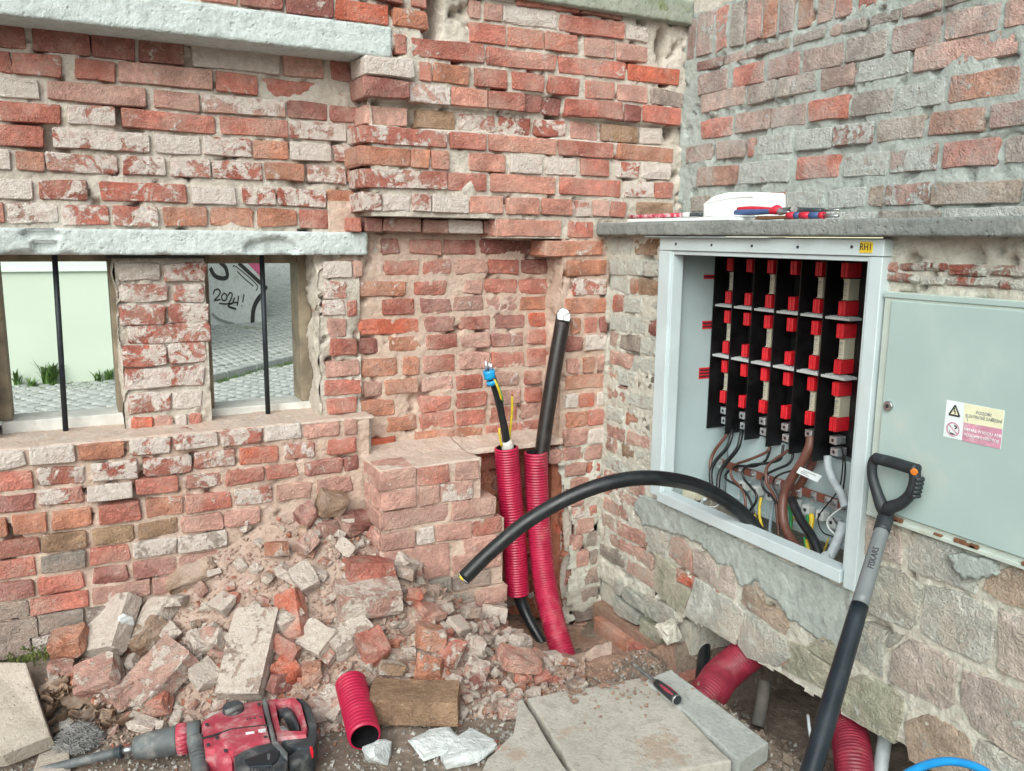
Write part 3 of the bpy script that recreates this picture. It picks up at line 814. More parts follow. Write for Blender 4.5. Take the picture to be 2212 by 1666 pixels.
# long bricks and stones below the cabinet
def stone_poly(zn, pts, tone, parent, m, off=.006, x=XR, d=.09, name='stone', al=None):
    W = [onX(*P(zn, *q), x-off) for q in pts]
    # chipped outline: split the edges and shake them
    out = []
    for i, a in enumerate(W):
        b = W[(i+1) % len(W)]; k = max(1, int((b-a).length/.035))
        for j in range(k):
            t = (j+(.12 if j == 0 else 0))/k; p = a.lerp(b, t)
            q = Vector((0, nz(p, 30, 3.3), nz(p, 30, 9.1)))*.005
            out.append(p+q)
    c = sum(out, Vector())/len(out); n = Vector((-1, 0, 0))
    vs_, fs = [], []; N = len(out)
    for p in out: vs_.append(p-c-n*d)
    for p in out: vs_.append(p-c-n*(.003+.004*rb.random()))
    for p in out: vs_.append((p-c)*.96+n*(.002*nz(p, 40, 1)))
    for p in out: vs_.append((p-c)*.5+n*(.002+.005*nz(p, 25, 5)))
    vs_.append(n*.002)
    for k in range(3):
        for i in range(N):
            a, b = k*N+i, k*N+(i+1) % N; fs.append((a, b, b+N, a+N))
    for i in range(N): fs.append((3*N+i, 3*N+(i+1) % N, 4*N))
    me = mesh(name, vs_, fs)
    o = put(name, me, parent, m, c)
    bm = bmesh.new(); bm.from_mesh(me); bmesh.ops.recalc_face_normals(bm, faces=bm.faces[:]); bm.to_mesh(me); bm.free()
    base = TONE[tone[0]]; k = rb.uniform(.9, 1.1)
    o.color = (base[0]*k, base[1]*k, base[2]*k, al if al is not None else (.8 if tone[0] == 'm' else .6 if 'w' in tone else .3))
    return o
for pts, t in [([(432, 497), (520, 490), (610, 590), (640, 828), (422, 668)], 'p'), ([(625, 592), (770, 650), (838, 760), (846, 958), (645, 838)], 'P'), ([(868, 770), (940, 722), (1010, 792), (1008, 1058), (852, 968)], 'P'),
               ([(228, 382), (415, 482), (404, 648), (322, 640), (218, 540)], 'F'), ([(1062, 930), (1160, 892), (1250, 1000), (1252, 1088), (1440, 1152), (1490, 1292), (1440, 1366), (1142, 1150), (1046, 1082)], 'T'),
               ([(300, 642), (470, 752), (485, 890), (612, 945), (600, 1005), (540, 1176), (380, 1068), (286, 958)], 'Y'), ([(482, 800), (636, 880), (622, 948), (492, 884)], 'R'),
               ([(644, 852), (1010, 1082), (1080, 1142), (1050, 1330), (1008, 1456), (742, 1290), (546, 1180), (612, 1000)], 'F'), ([(1092, 1152), (1438, 1382), (1500, 1560), (1390, 1640), (1130, 1580), (1022, 1462)], 'F'),
               ([(1450, 1400), (1610, 1480), (1860, 1640), (1950, 1760), (1800, 1850), (1400, 1650), (1510, 1560)], 'Y'), ([(1620, 1470), (1760, 1380), (1960, 1200), (1960, 1560), (1880, 1640)], 'Y'),
               ([(16, 922), (480, 1135), (495, 1268), (350, 1276), (8, 1030)], 'G'), ([(-60, 1010), (155, 1180), (150, 1280), (-60, 1160)], 'G'), ([(168, 1208), (380, 1338), (345, 1466), (162, 1342)], 'Y'), ([(-60, 860), (10, 880), (5, 1020), (-60, 990)], 'G')]:
    stone_poly('Q', pts, t, wr, BO, .005)
XST = [("A", [(140, 790), (270, 838), (278, 968), (125, 928)], 'P'), ("B", [(298, 850), (470, 905), (548, 990), (532, 1066), (420, 1032), (294, 985)], 'F'),
       ("D", [(560, 1000), (700, 960), (740, 1130), (640, 1106), (548, 1062)], 'T'), ("E", [(155, 960), (282, 985), (346, 1042), (330, 1165), (308, 1194), (160, 1132)], 'G'),
       ("F", [(352, 1035), (470, 1062), (592, 1112), (582, 1288), (545, 1308), (337, 1200)], 'F'), ("G", [(602, 1120), (760, 1160), (760, 1400), (600, 1330)], 'P'),
       ("H", [(236, 1262), (300, 1216), (456, 1292), (456, 1440), (430, 1464), (232, 1366)], 'P'), ("I", [(120, 1160), (214, 1182), (210, 1350), (116, 1292)], 'G'),
       ("J", [(68, 1380), (130, 1332), (286, 1410), (278, 1482), (250, 1578), (62, 1462)], 'Y'), ("K", [(476, 1324), (760, 1420), (760, 1690), (520, 1530), (470, 1440)], 'P'),
       ("L", [(278, 1502), (360, 1468), (500, 1532), (522, 1640), (470, 1700), (300, 1640)], 'T'), ("M", [(530, 1550), (760, 1690), (760, 1760), (500, 1700)], 'F'),
       ("Q", [(225, 1200), (290, 1205), (232, 1250), (218, 1235)], 'G')]
for k, pts, t in XST: stone_poly('X', pts, t, wr, BO, .004)
courses('X', 'X', XR-.006, """
300 -58 -25 : 205-260rx 268-420wx 428-560wx 568-720wx 730-900mx
300 -18 12 : 205-330wx 338-420mx 428-600wx 608-760wx 770-900mx
""", wr, BO, .1, .7)
MQ = M['mortar_old']
yc0, yc1 = 2.40, 1.492      # cabinet opening along the wall
zc0, zc1 = .478, 1.402
def rwm(sd): 
    f = mort(.003, .007, sd, .005, 8)
    return f
wallsheet('mortar', 'X', XR, YP+.02, yc0-.02, .02, 1.415, rwm(41), MQ, wr)
def undercut(a, b, p):
    zb_ = .085+.012*nz(p, 9, 4)+.010*nz(p, 24, 8)+(max(0, p.y-2.2)*-1.0)+max(0, 1.35-p.y)*.42
    return p.z > zb_
wallsheet('mortar', 'X', XR, yc0-.02, yc1+.02, .0, zc0+.02, rwm(42), MQ, wr, keep=undercut, skirt=.0)
wallsheet('mortar', 'X', XR, yc1+.02, .55, .0, 1.415, rwm(43), MQ, wr, keep=undercut)
core((XR+.03, yc0-.01, -.3), (2.45, YP+.2, 1.41), wr, MQ)
core((XR+.03, 2.2, -.3), (2.45, yc0-.01, .05), wr, MQ)
core((XR+.035, yc1, .10), (2.45, yc0, .345), wr, MQ)
core((XR+.035, yc1, .345), (XR+.075, yc0, zc0-.008), wr, MQ)
core((XR+.03, .55, .13), (2.45, yc1-.01, 1.41), wr, MQ)
core((2.19, yc1, zc0-.01), (2.45, yc0, 1.41), wr, MQ)
# footing under the left part
core((XR-.02, 2.20, -.4), (2.4, YP+.1, -.085), wr, M['soil_red'])
# cement render smeared below the cabinet
RP = [P('8', *q) for q in [(60, 560), (170, 610), (1650, 1310), (1730, 1270), (1720, 1480), (1640, 1666), (1560, 1760), (1380, 1640), (1250, 1540), (1190, 1450), (1030, 1330), (1010, 1250), (930, 1235), (830, 1290), (790, 1120), (680, 1110), (560, 960), (420, 880), (300, 870), (210, 820), (90, 800), (20, 700)]]
RW = [onX(*q, XR) for q in RP]
def inpoly(y, z, poly):
    r = False; j = len(poly)-1
    for i in range(len(poly)):
        a, b = poly[i], poly[j]
        if (a.z > z) != (b.z > z) and y < (b.y-a.y)*(z-a.z)/(b.z-a.z)+a.y: r = not r
        j = i
    return r
def rkeep(a, b, p):
    q = fbm(p, 11, 4, 71)*.022
    if p.z+q < .085+max(0, p.y-2.2)*-1.0: return False
    return inpoly(p.y+q, p.z+fbm(p, 14, 3, 77)*.018, RW)
wallsheet('render_patch', 'X', XR, 2.52, 1.40, .03, .56, lambda p: .007+.005*fbm(p, 9, 3, 72)+.0015*nz(p, 60), M['render'], wr, .006, rkeep, .010)
RC = [onX(*P('X', *q), XR) for q in [(445, 935), (600, 945), (615, 985), (540, 1015), (480, 985)]]
wallsheet('render_patch', 'X', XR, 1.30, 1.0, .40, .75, lambda p: .020+.003*fbm(p, 9, 3, 72), M['render'], wr, .007, lambda a, b, p: inpoly(p.y+.01*nz(p, 30), p.z+.01*nz(p, 30, 5), RC), .02)
# slab on top of the low wall
def slab():
    x0, x1 = XS, XU+.02; z0, z1 = onX(1426, 508.4, XS).z, onX(1426, 478, XS).z-.003
    def f(p):
        v = .003*fbm(p, 8, 3, 51)+.0012*nz(p, 75, 51)
        e = min(p.z-z0, z1-p.z)
        if e < .007: v -= (.007-e)*(.15+1.6*max(0, nz(p, 30, 5)-.05))
        return v
    u, v, n = axes('X')
    sheet('shelf_slab', Vector((x0, YP-.004, z0)), u, v, n, YP-.55, z1-z0, .006, f, M['slab_c'], wr, x1-x0)
    return z1
zS = slab()
courses('3', 'X', XU, """
700 245 312 : 215-372d 385-592d 590-785b 805-995g 1030-1102r 1108-1248g 1275-1455g 1470-1700p 1720-2000g 2020-2300p
980 272 420 : 230-405d 440-622r 650-838d 862-1108p 1122-1370g 1410-1695d 1728-2055p 2095-2330p
600 500 622 : 240-505p 515-692g 710-935g 968-1178p 1195-1505m 1540-2190p 2210-2500g
340 715 835 : 246-434r 453-657p 664-880d 900-1138R 1153-1410g 1428-1725m 1752-2192o 2210-2500g
420 855 968 : 148-312d 340-508p 528-562R 588-792m 818-1038m 1048-1287wr 1318-1602b 1632-1965o 1998-2330d
350 1008 1132 : 222-468o 470-785m 818-1078R 1116-1382m 1393-1682w 1710-2045r 2090-2400g
860 1158 1272 : 180-292b 300-560m 578-752r 758-985m 1018-1248m 1263-1352b 1362-1642w 1648-2195b 2210-2480g
860 1290 1380 : 180-500m 520-900g 920-1300m 1320-1700g 1720-2300m
""", wu, M['brick_up'], .1, .55)
# soldier course along the top
for a, b, t in [(160, 205, 'd'), (222, 312, 'd'), (332, 402, 'R'), (428, 505, 'g'), (524, 612, 'r'), (620, 704, 'o'), (722, 812, 'd'), (834, 922, 'o'), (954, 1052, 'o'), (1074, 1168, 'r'), (1206, 1318, 'r'), (1345, 1425, 'o'),
                (1450, 1560, 'd'), (1590, 1710, 'r'), (1745, 1880, 'o'), (1920, 2080, 'd'), (2120, 2300, 'r'), (2350, 2550, 'o')]:
    zs0 = onX(*P('3', 620, 238), XU).z
    pa, pb = P('3', a, 200), P('3', b, 200)
    ya = solve('X', XU, pa[0], zs0+.06, pa[1]); yb_ = solve('X', XU, pb[0], zs0+.06, pb[1])
    brick('X', XU, ya, yb_, zs0+.0, zs0+.155, t, wu, M['brick_up'], .1, 0, .4)
wallsheet('mortar', 'X', XU, YP+.02, .4, zS-.01, zs0+.165, mort(.007, .006, 61, .003, 8), M['mortar_up'], wu, .010)
box('wall_core', (XU+.02, .4, zS-.01), (2.5, YP+.4, zs0+.162), M['mortar_up'], wu)

# ------------------------------------------------------------------ ground, heap
def lerp_tab(tab, x):
    if x <= tab[0][0]: return tab[0][1]
    for (a, va), (b, vb) in zip(tab, tab[1:]):
        if x <= b: t = (x-a)/(b-a); return va+(vb-va)*t
    return tab[-1][1]
def ss(a, b, x):
    t = max(0, min(1, (x-a)/(b-a))); return t*t*(3-2*t)
def ground(x, y):
    z = .13*ss(2.35, 2.8, y)*(1-ss(.7, 1.1, x))+.02*ss(1.2, .4, x)*0
    z -= (.10*ss(1.30, 1.45, x)+.075*ss(1.5, 1.66, x))*ss(2.18, 2.40, y)
    z -= .26*ss(1.66, 1.80, x)*(1-ss(2.12, 2.24, y))
    return z
HT = [(-.6, .06), (-.2, .11), (0, .16), (.12, .22), (.38, .40), (.6, .485), (.72, .50), (.85, .45), (.92, .36), (1.0, .27), (1.15, .16), (1.3, .05), (1.38, -.14), (1.7, -.35)]
TOE = [(-.6, 2.6), (-.2, 2.52), (.1, 2.36), (.4, 2.26), (.7, 2.16), (.9, 2.08), (1.1, 2.06), (1.3, 2.14), (1.45, 2.3)]
def heap(x, y):
    yb_ = 2.80 if x < .87 else 2.80-.18*ss(.86, .95, x)
    t = (y-lerp_tab(TOE, x))/(yb_-lerp_tab(TOE, x))
    if t < -.3: return -.2
    t = min(t, 1.05)
    return lerp_tab(HT, x)*(t if t < 0 else t**1.05)-.02
def T(x, y):
    return max(ground(x, y), heap(x, y))
def heapd(x, y): p = Vector((x, y, 0)); return heap(x, y)+.014*fbm(p, 9, 3, 95)+.006*nz(p, 45, 96)
def grd(x, y): return ground(x, y)+gn(Vector((x, y, 0)))
def TD(x, y): return max(grd(x, y), heapd(x, y))
def gn(p):
    return .010*fbm(p, 7, 3, 91)+.004*nz(p, 60, 92)
def place(px, py):
    d = ray(px, py); t = 1.2
    while t < 5:
        p = CAM+d*t
        if p.z < T(p.x, p.y): break
        t += .006
    return CAM+d*t
gs = sheet('ground', Vector((-.8, .85, 0)), Vector((1, 0, 0)), Vector((0, 1, 0)), Vector((0, 0, 1)), 3.25, 2.05, .0125, lambda p: grd(p.x, p.y), M['soil'])
gs['kind'] = 'structure'
def bigground():
    vs_, fs = [], []
    def q(x0, y0, x1, y1):
        k = len(vs_); vs_.extend([(x0, y0, -.006), (x1, y0, -.006), (x1, y1, -.006), (x0, y1, -.006)]); fs.append((k, k+1, k+2, k+3))
    q(-60, -60, -.8, 3.1); q(2.45, -60, 60, 3.1); q(-.8, -60, 2.45, .85)
    o = put('yard', mesh('yard', vs_, fs), None, M['soil']); o['kind'] = 'structure'
bigground()
hp = sheet('rubble_heap', Vector((-.55, 2.0, 0)), Vector((1, 0, 0)), Vector((0, 1, 0)), Vector((0, 0, 1)), 2.1, .80, .010,
           lambda p: heapd(p.x, p.y), M['heap'], None, 0, lambda a, b, p: heap(p.x, p.y) > ground(p.x, p.y)-.05)
hp['kind'] = 'stuff'
ds = sheet('loose_earth', Vector((1.12, 1.98, 0)), Vector((1, 0, 0)), Vector((0, 1, 0)), Vector((0, 0, 1)), .73, .80, .010,
           lambda p: ground(p.x, p.y)+.016*fbm(p, 8, 3, 97)+.006*nz(p, 50, 98)+.02*ss(.25, .0, math.hypot(p.x-1.5, p.y-2.35)), M['soil_red'], None, 0,
           lambda a, b, p: math.hypot((p.x-1.50)/.36, (p.y-2.42)/.40)+.25*fbm(p, 6, 2, 3) < 1)
ds['kind'] = 'stuff'
rf = random.Random(5)
SLB = [onZ(1140, 1507, .05), onZ(1402, 1461, .05), onZ(1578, 1643, .05), onZ(1262, 1702, .05)]
def on_slab(p):
    s = [(SLB[(i+1) % 4]-SLB[i]).cross(p-SLB[i]).z for i in range(4)]
    return all(q < -.004 for q in s) or all(q > .004 for q in s)
td = sheet('thin_dirt', Vector((1.12, 1.80, .0515)), Vector((1, 0, 0)), Vector((0, 1, 0)), Vector((0, 0, 1)), .55, .42, .008,
           lambda p: .0035+.005*fbm(p, 14, 3, 99)+.003*nz(p, 60, 98), M['soil_red'], None, 0, lambda a, b, p: math.hypot((p.x-1.38)/.24, (p.y-2.05)/.17)+.6*fbm(p, 9, 3, 13) < .62 and on_slab(p))
td['kind'] = 'stuff'
def hull(pts, name, smooth=False):
    bm = bmesh.new()
    for p in pts: bm.verts.new(p)
    r = bmesh.ops.convex_hull(bm, input=bm.verts[:])
    bmesh.ops.delete(bm, geom=list({g for g in r['geom_interior'] if isinstance(g, bmesh.types.BMVert)}), context='VERTS')
    bmesh.ops.delete(bm, geom=[v for v in bm.verts if not v.link_faces], context='VERTS')
    bmesh.ops.recalc_face_normals(bm, faces=bm.faces[:])
    return bmmesh(name, bm, smooth)
def chunk(l, w_, h_, brk, rng, name='brick_fragment'):
    """a piece of brick: worn box, brk = how much of its +x end is broken away"""
    pts = []
    for sx in (-1, 1):
        for sy in (-1, 1):
            for sz in (-1, 1):
                e = brk if sx > 0 else brk*.15
                c = Vector((sx*l/2*(1-e*rng.random()*.7), sy*w_/2*(1-e*rng.random()*.35), sz*h_/2*(1-e*rng.random()*.25)))
                for k in range(3):
                    q = c.copy(); q[k] -= (1 if c[k] > 0 else -1)*(.004+rng.random()*.008*(1+brk)); pts.append(q)
    if brk > .3:
        for k in range(4): pts.append(Vector((l/2*rng.uniform(.6, 1.0), w_/2*rng.uniform(-.7, .7), h_/2*rng.uniform(-.7, .7))))
    me = hull(pts, name)
    bm = bmesh.new(); bm.from_mesh(me)
    bmesh.ops.triangulate(bm, faces=bm.faces[:]); bmesh.ops.subdivide_edges(bm, edges=[e for e in bm.edges if e.calc_length() > .022], cuts=2, use_grid_fill=True)
    bmesh.ops.triangulate(bm, faces=bm.faces[:]); sd_ = rng.random()*50
    bm.normal_update()
    for v in bm.verts: v.co += v.normal*(.0045*nz(v.co, 40, sd_)+.0028*nz(v.co, 95, sd_))*(1+.8*brk)
    bm.to_mesh(me); bm.free()
    return me
def shard(sx, sy, sz, rng, n=13, name='brick_fragment'):
    pts = []
    for _ in range(n):
        v = Vector((rng.gauss(0, 1), rng.gauss(0, 1), rng.gauss(0, 1))).normalized()
        v = Vector([math.copysign(abs(q)**.6, q) for q in v])
        v *= rng.uniform(.75, 1.0)
        pts.append(Vector((v.x*sx/2, v.y*sy/2, v.z*sz/2)))
    return hull(pts, name)
def setcol(o, tone, al=None, k=1.0):
    b = TONE[tone[0]]; o.color = (b[0]*k, b[1]*k, b[2]*k, al if al is not None else .35)
    return o
def piece(a, b, w_, h_, roll, tone, brk, label, lift=.5, al=None, name='brick_fragment', cat='brick piece', m='frag', ln=None, lifta=0.0, liftb=0.0):
    """a lying piece whose long axis runs between two sighted points"""
    p0, p1 = place(*a), place(*b); p0.z += lifta; p1.z += liftb
    ax = (p1-p0); L = ln or ax.length; ax.normalize()
    s = ax.cross(Vector((0, 0, 1)));  s.normalize(); n = s.cross(ax).normalized()
    m3 = Matrix((ax, -s, n)).transposed() @ Matrix.Rotation(R(roll), 3, 'X')
    o = put(name, chunk(L, w_, h_, brk, rf, name), None, M[m], (p0+p1)/2+Vector((0, 0, h_*(lift-.15))), m3)
    tag(o, label, cat); setcol(o, tone, al)
    return o
# the pieces one can tell apart
piece((262, 1345), (222, 1440), .13, .06, 25, 'm', .1, 'long pale whole brick leaning on the heap left of the white foam', .5, .9, liftb=.02, lifta=.06)
piece((400, 1440), (290, 1535), .14, .065, -8, 'p', .12, 'big dusty whole brick lying diagonally behind the drill chuck', .6, .5, lifta=.03)
piece((555, 1375), (525, 1500), .135, .065, 3, 'm', .08, 'pale whole brick with its grey end toward the drill body', .7, .75, ln=.27)
piece((725, 1330), (870, 1310), .13, .085, 6, 'p', .25, 'large dusty half brick heaped with grit in the middle of the rubble', .7, .6)
piece((745, 1250), (850, 1248), .12, .07, -6, 'r', .5, 'red half brick resting just above the largest dusty half brick', .6, .25)
piece((625, 1300), (645, 1405), .075, .06, 40, 'R', .6, 'long upright bright red shard in the centre of the heap', .7, .1, liftb=-.01)
piece((650, 1435), (590, 1395), .075, .05, 30, 'r', .9, 'red triangular shard at the foot of the long upright red one', .7, .1)
piece((705, 1375), (665, 1430), .10, .06, -15, 'm', .3, 'pale half brick leaning beside the upright red shard', .6, .85)
piece((712, 1418), (800, 1368), .09, .065, 15, 'm', .5, 'grey pink half brick tilted below the largest dusty half brick', .6, .7)
piece((790, 1400), (820, 1455), .085, .075, 10, 'r', .9, 'rounded red lump just above the cut conduit piece', .7, .25)
piece((690, 1118), (745, 1125), .105, .075, 10, 'b', .5, 'olive brown brick chunk topmost on the heap', .7, .2, lifta=.02, liftb=.02)
piece((650, 1120), (680, 1150), .07, .06, 30, 'd', .8, 'dark red lump left of the olive brown top chunk', .7, .1)
piece((735, 1160), (805, 1135), .08, .05, 12, 'd', .6, 'dark red slab of brick leaning right of the top chunk', .8, .15)
piece((690, 1162), (735, 1150), .05, .045, 0, 'd', .8, 'small dark red shard tucked below the top chunk', .7, .1)
piece((365, 1280), (470, 1235), .08, .045, 35, 'b', .7, 'greenish brown flat shard stuck in the left slope of the heap', .7, .25)
piece((640, 1250), (675, 1295), .075, .06, 20, 'g', .5, 'pale lilac grey brick end in the upper middle of the heap', .7, .8)
piece((340, 1360), (290, 1435), .09, .06, 25, 'b', .6, 'brown slanting half brick right of the white foam', .7, .35)
piece((355, 1315), (315, 1380), .09, .055, 10, 'm', .4, 'pale half brick standing behind the white foam', .6, .85)
piece((115, 1425), (195, 1422), .085, .065, 12, 'o', .6, 'orange half brick in the cluster above the left paving block', .8, .2, liftb=.02)
piece((105, 1475), (165, 1462), .07, .05, 5, 'p', .6, 'pink half brick below the orange one by the left paving block', .7, .5)
piece((150, 1492), (222, 1470), .045, .04, 10, 'o', .8, 'thin orange shard lying by the dry leaves', .7, .1)
piece((215, 1460), (215, 1525), .12, .07, 20, 'p', .6, 'dusty broken brick with an orange torn edge near the leaves', .7, .5)
piece((240, 1540), (290, 1510), .07, .06, -10, 'p', .5, 'pale wedge of brick against the big diagonal brick', .7, .6)
piece((318, 1542), (372, 1538), .07, .06, 20, 'R', .9, 'rough red lump in front of the big diagonal brick', .8, .08)
piece((650, 1215), (680, 1180), .055, .06, 50, 'p', .4, 'half brick standing on edge below the top chunk', .8, .35)
piece((512, 1138), (548, 1148), .06, .055, 0, 'm', .5, 'pale round lump against the wall left of the top chunk', .7, .95)
piece((860, 1232), (905, 1240), .06, .045, 30, 'm', .5, 'pale diamond shaped fragment by the broken pier stub', .9, .8)
piece((802, 1170), (830, 1185), .06, .06, 15, 'r', .6, 'red cube of brick touching the stub above the heap', .7, .3)
piece((878, 1305), (912, 1315), .05, .05, 30, 'R', .8, 'small bright red cube right of the largest dusty half brick', .8, .05)
piece((905, 1335), (955, 1345), .06, .045, 10, 'r', .8, 'flat red fragment in the right slope of the heap', .7, .2)
piece((900, 1395), (965, 1405), .08, .07, -10, 'o', .8, 'orange pink lump in the right slope of the heap', .7, .4)
piece((1080, 1455), (1172, 1462), .10, .04, 5, 'r', .8, 'broad flat red fragment beside the foot of the conduits', .9, .35, liftb=.02, lifta=.03)
piece((1110, 1470), (1150, 1475), .06, .03, 0, 'R', .9, 'bright red flake before the broad flat fragment', .7, .05)
piece((1008, 1455), (1058, 1475), .065, .05, 10, 'p', .6, 'pink half brick at the right foot of the heap', .7, .5)
piece((1000, 1410), (1045, 1430), .06, .06, 20, 'p', .5, 'pinkish grey cube at the right foot of the heap', .7, .75)
piece((1112, 1412), (1140, 1405), .05, .05, 0, 'm', .6, 'pale cube of mortar near the upright conduits', .9, .9)
piece((812, 1556), (985, 1563), .125, .075, 0, 'b', .12, 'whole brown brick lying on the ground beside the short cut conduit', 1.0, .0, m='brown_brick', name='brown_brick', cat='brick', ln=.265)
piece((1075, 1548), (1135, 1545), .075, .035, 0, 'p', .8, 'flat pink and grey fragment on the soil left of the big paving slab', .8, .6)
piece((1070, 1632), (1092, 1634), .03, .02, 0, 'R', .8, 'tiny bright red chip on the soil below the flat pink fragment', .9, .0)
piece((700, 1560), (740, 1500), .10, .05, 0, 'm', .2, 'pale half brick under the cut conduit', .3, .9)
piece((885, 1215), (900, 1260), .05, .04, 0, 'p', .6, 'dusty chip leaning on the stub below the diamond fragment', .7, .5)
piece((600, 1450), (650, 1490), .07, .05, 20, 'R', .8, 'red lump left of the cut conduit at the foot of the heap', .7, .1)
piece((655, 1478), (700, 1470), .07, .06, 0, 'o', .7, 'orange rough cube touching the cut conduit on its left', .7, .2)
piece((545, 1345), (570, 1335), .05, .05, 20, 'm', .6, 'pale lump at the upper end of the grey ended brick', .8, .9)
piece((765, 1215), (730, 1185), .05, .045, 30, 'm', .5, 'white grey wedge below the dark red slab at the top', .8, .95)
piece((480, 1305), (520, 1300), .035, .02, 30, 'R', .9, 'thin red sliver on the dusty slope of the heap', .9, .0)
piece((470, 1385), (455, 1420), .07, .06, 10, 'p', .5, 'dusty brick corner left of the grey ended brick', .7, .6)
piece((425, 1390), (445, 1430), .07, .055, -10, 'm', .5, 'pale brick corner above the big diagonal brick', .7, .8)
# smaller fragments that nothing tells apart
def sharp(rng):
    l, w_, h_ = 1, rng.uniform(.55, .9), rng.uniform(.38, .7); pts = []
    for sx in (-1, 1):
        for sy in (-1, 1):
            for sz in (-1, 1): pts.append(Vector((sx*l/2*rng.uniform(.45, 1), sy*w_/2*rng.uniform(.55, 1), sz*h_/2*rng.uniform(.6, 1))))
    for k in range(3): pts.append(Vector((rng.choice((-.5, .5))*rng.uniform(.8, 1.05), rng.uniform(-.35, .35)*w_, rng.uniform(-.4, .4)*h_)))
    return hull(pts, 'brick_fragment')
MV = [sharp(rf) for _ in range(18)]
for q in MV: q.materials.append(M['frag'])
tones = 'pppmmmrroobdg'
n_ = 0
fragpos = []
while n_ < 299:
    x = rf.uniform(-.35, 1.38); y = rf.uniform(2.05, 2.75)
    if heap(x, y) < ground(x, y)-.02: continue
    if x > .86 and y > 2.57: continue
    if heap(x, y) > .20 and y > 2.42 and x < .72 and rf.random() < .88: continue      # the dusty upper slope is finer
    s = rf.choice((.034, .04, .046, .055, .065, .075, .09, .10))
    if any((x-a)**2+(y-b)**2 < ((s+c)*.38)**2 for a, b, c in fragpos): continue
    fragpos.append((x, y, s))
    o = bpy.data.objects.new('brick_fragment', MV[n_ % 18]); COL.objects.link(o)
    o.location = (x, y, TD(x, y)+s*.26); o.rotation_euler = (rf.uniform(-.6, .6), rf.uniform(-.6, .6), rf.uniform(0, 6.28)); o.scale = (s, s, s)
    tn_ = rf.choice(tones); setcol(o, tn_, rf.uniform(.3, 1.0), rf.uniform(.95, 1.2))
    wd = {'p': 'dusty pink', 'm': 'pale mortar coated', 'r': 'red', 'o': 'orange', 'b': 'brown', 'd': 'dark red', 'g': 'grey'}[tn_]
    zn_ = ('upper slope' if heap(x, y) > .24 else 'left foot' if x < .28 else 'front foot' if x < .85 else 'right slope')
    tag(o, 'small %s brick fragment lying loose on the %s of the rubble heap' % (wd, zn_), 'brick fragment', 'small %s fragments on the %s of the heap' % (wd, zn_))
    n_ += 1
def scatter(name, n, pos, smin, smax, m, seed, pw=2.0):
    rg = random.Random(seed); vs_, fs = [], []
    oc = [Vector(v) for v in ((1, 0, 0), (-1, 0, 0), (0, 1, 0), (0, -1, 0), (0, 0, 1), (0, 0, -1))]
    of = [(0, 2, 4), (2, 1, 4), (1, 3, 4), (3, 0, 4), (2, 0, 5), (1, 2, 5), (3, 1, 5), (0, 3, 5)]
    for _ in range(n):
        r = pos(rg)
        if r is None: continue
        s = smin+(smax-smin)*rg.random()**pw
        rot = Matrix.Rotation(rg.uniform(0, 6.28), 3, 'Z') @ Matrix.Rotation(rg.uniform(-.9, .9), 3, 'X') @ Matrix.Rotation(rg.uniform(-.9, .9), 3, 'Y')
        k = len(vs_); sc = Vector((rg.uniform(.7, 1.2), rg.uniform(.6, 1.1), rg.uniform(.45, .9)))
        for v in oc:
            q = Vector((v.x*sc.x, v.y*sc.y, v.z*sc.z))+Vector((rg.uniform(-.3, .3), rg.uniform(-.3, .3), rg.uniform(-.3, .3)))
            vs_.append(Vector(r)+rot @ (q*s/2))
        fs += [(a+k, b+k, c+k) for a, b, c in of]
    o = put(name, mesh(name, vs_, fs), None, m); o['kind'] = 'stuff'
    return o
def p_heap(rg):
    x = rg.uniform(-.5, 1.42); y = rg.uniform(2.0, 2.79)
    if heap(x, y) < ground(x, y)-.03 or (x > .86 and y > 2.6): return None
    return (x, y, TD(x, y)+.003)
scatter('rubble_grit', 7000, p_heap, .005, .026, M['rub'], 21, 2.2)
scatter('dust_clods', 1800, p_heap, .008, .032, M['heap'], 51, 2.4)
def p_heap2(rg):
    r = p_heap(rg)
    return None if r and r[2] > .2 and r[0] < .7 and rg.random() < .7 else r
scatter('red_grit', 1500, p_heap2, .006, .034, M['rub_red'], 31, 2.0)
scatter('pale_grit', 1800, p_heap2, .006, .034, M['rub_pale'], 41, 2.0)
def p_gr(rg):
    x = rg.uniform(-.5, 1.7); y = rg.uniform(1.55, 2.4)
    if rg.random() > .75+.7*fbm((x, y, 0), 4, 2, 9): return None
    return (x, y, grd(x, y)+.002)
scatter('gravel', 7500, p_gr, .004, .018, M['grit'], 22, 1.7)
scatter('pale_gravel', 2600, p_gr, .004, .020, M['grit_pale'], 32, 2.0)
scatter('brick_chips', 900, p_gr, .004, .018, M['rub_red'], 33, 2.5)
def p_tr(rg):
    x = rg.uniform(1.55, 2.05); y = rg.uniform(1.3, 2.2)
    return (x, y, grd(x, y)+.004)
scatter('trench_stones', 1600, p_tr, .006, .04, M['soil'], 23, 3)
scatter('trench_gravel', 700, p_tr, .005, .024, M['grit'], 43, 3)
def p_ps(rg):
    x = rg.gauss(1.40, .12); y = rg.gauss(2.05, .10)
    return (x, y, max(ground(x, y), .052 if y < 2.12 else 0)+.004)
scatter('earth_crumbs', 420, p_ps, .004, .016, M['soil_red'], 24, 3)
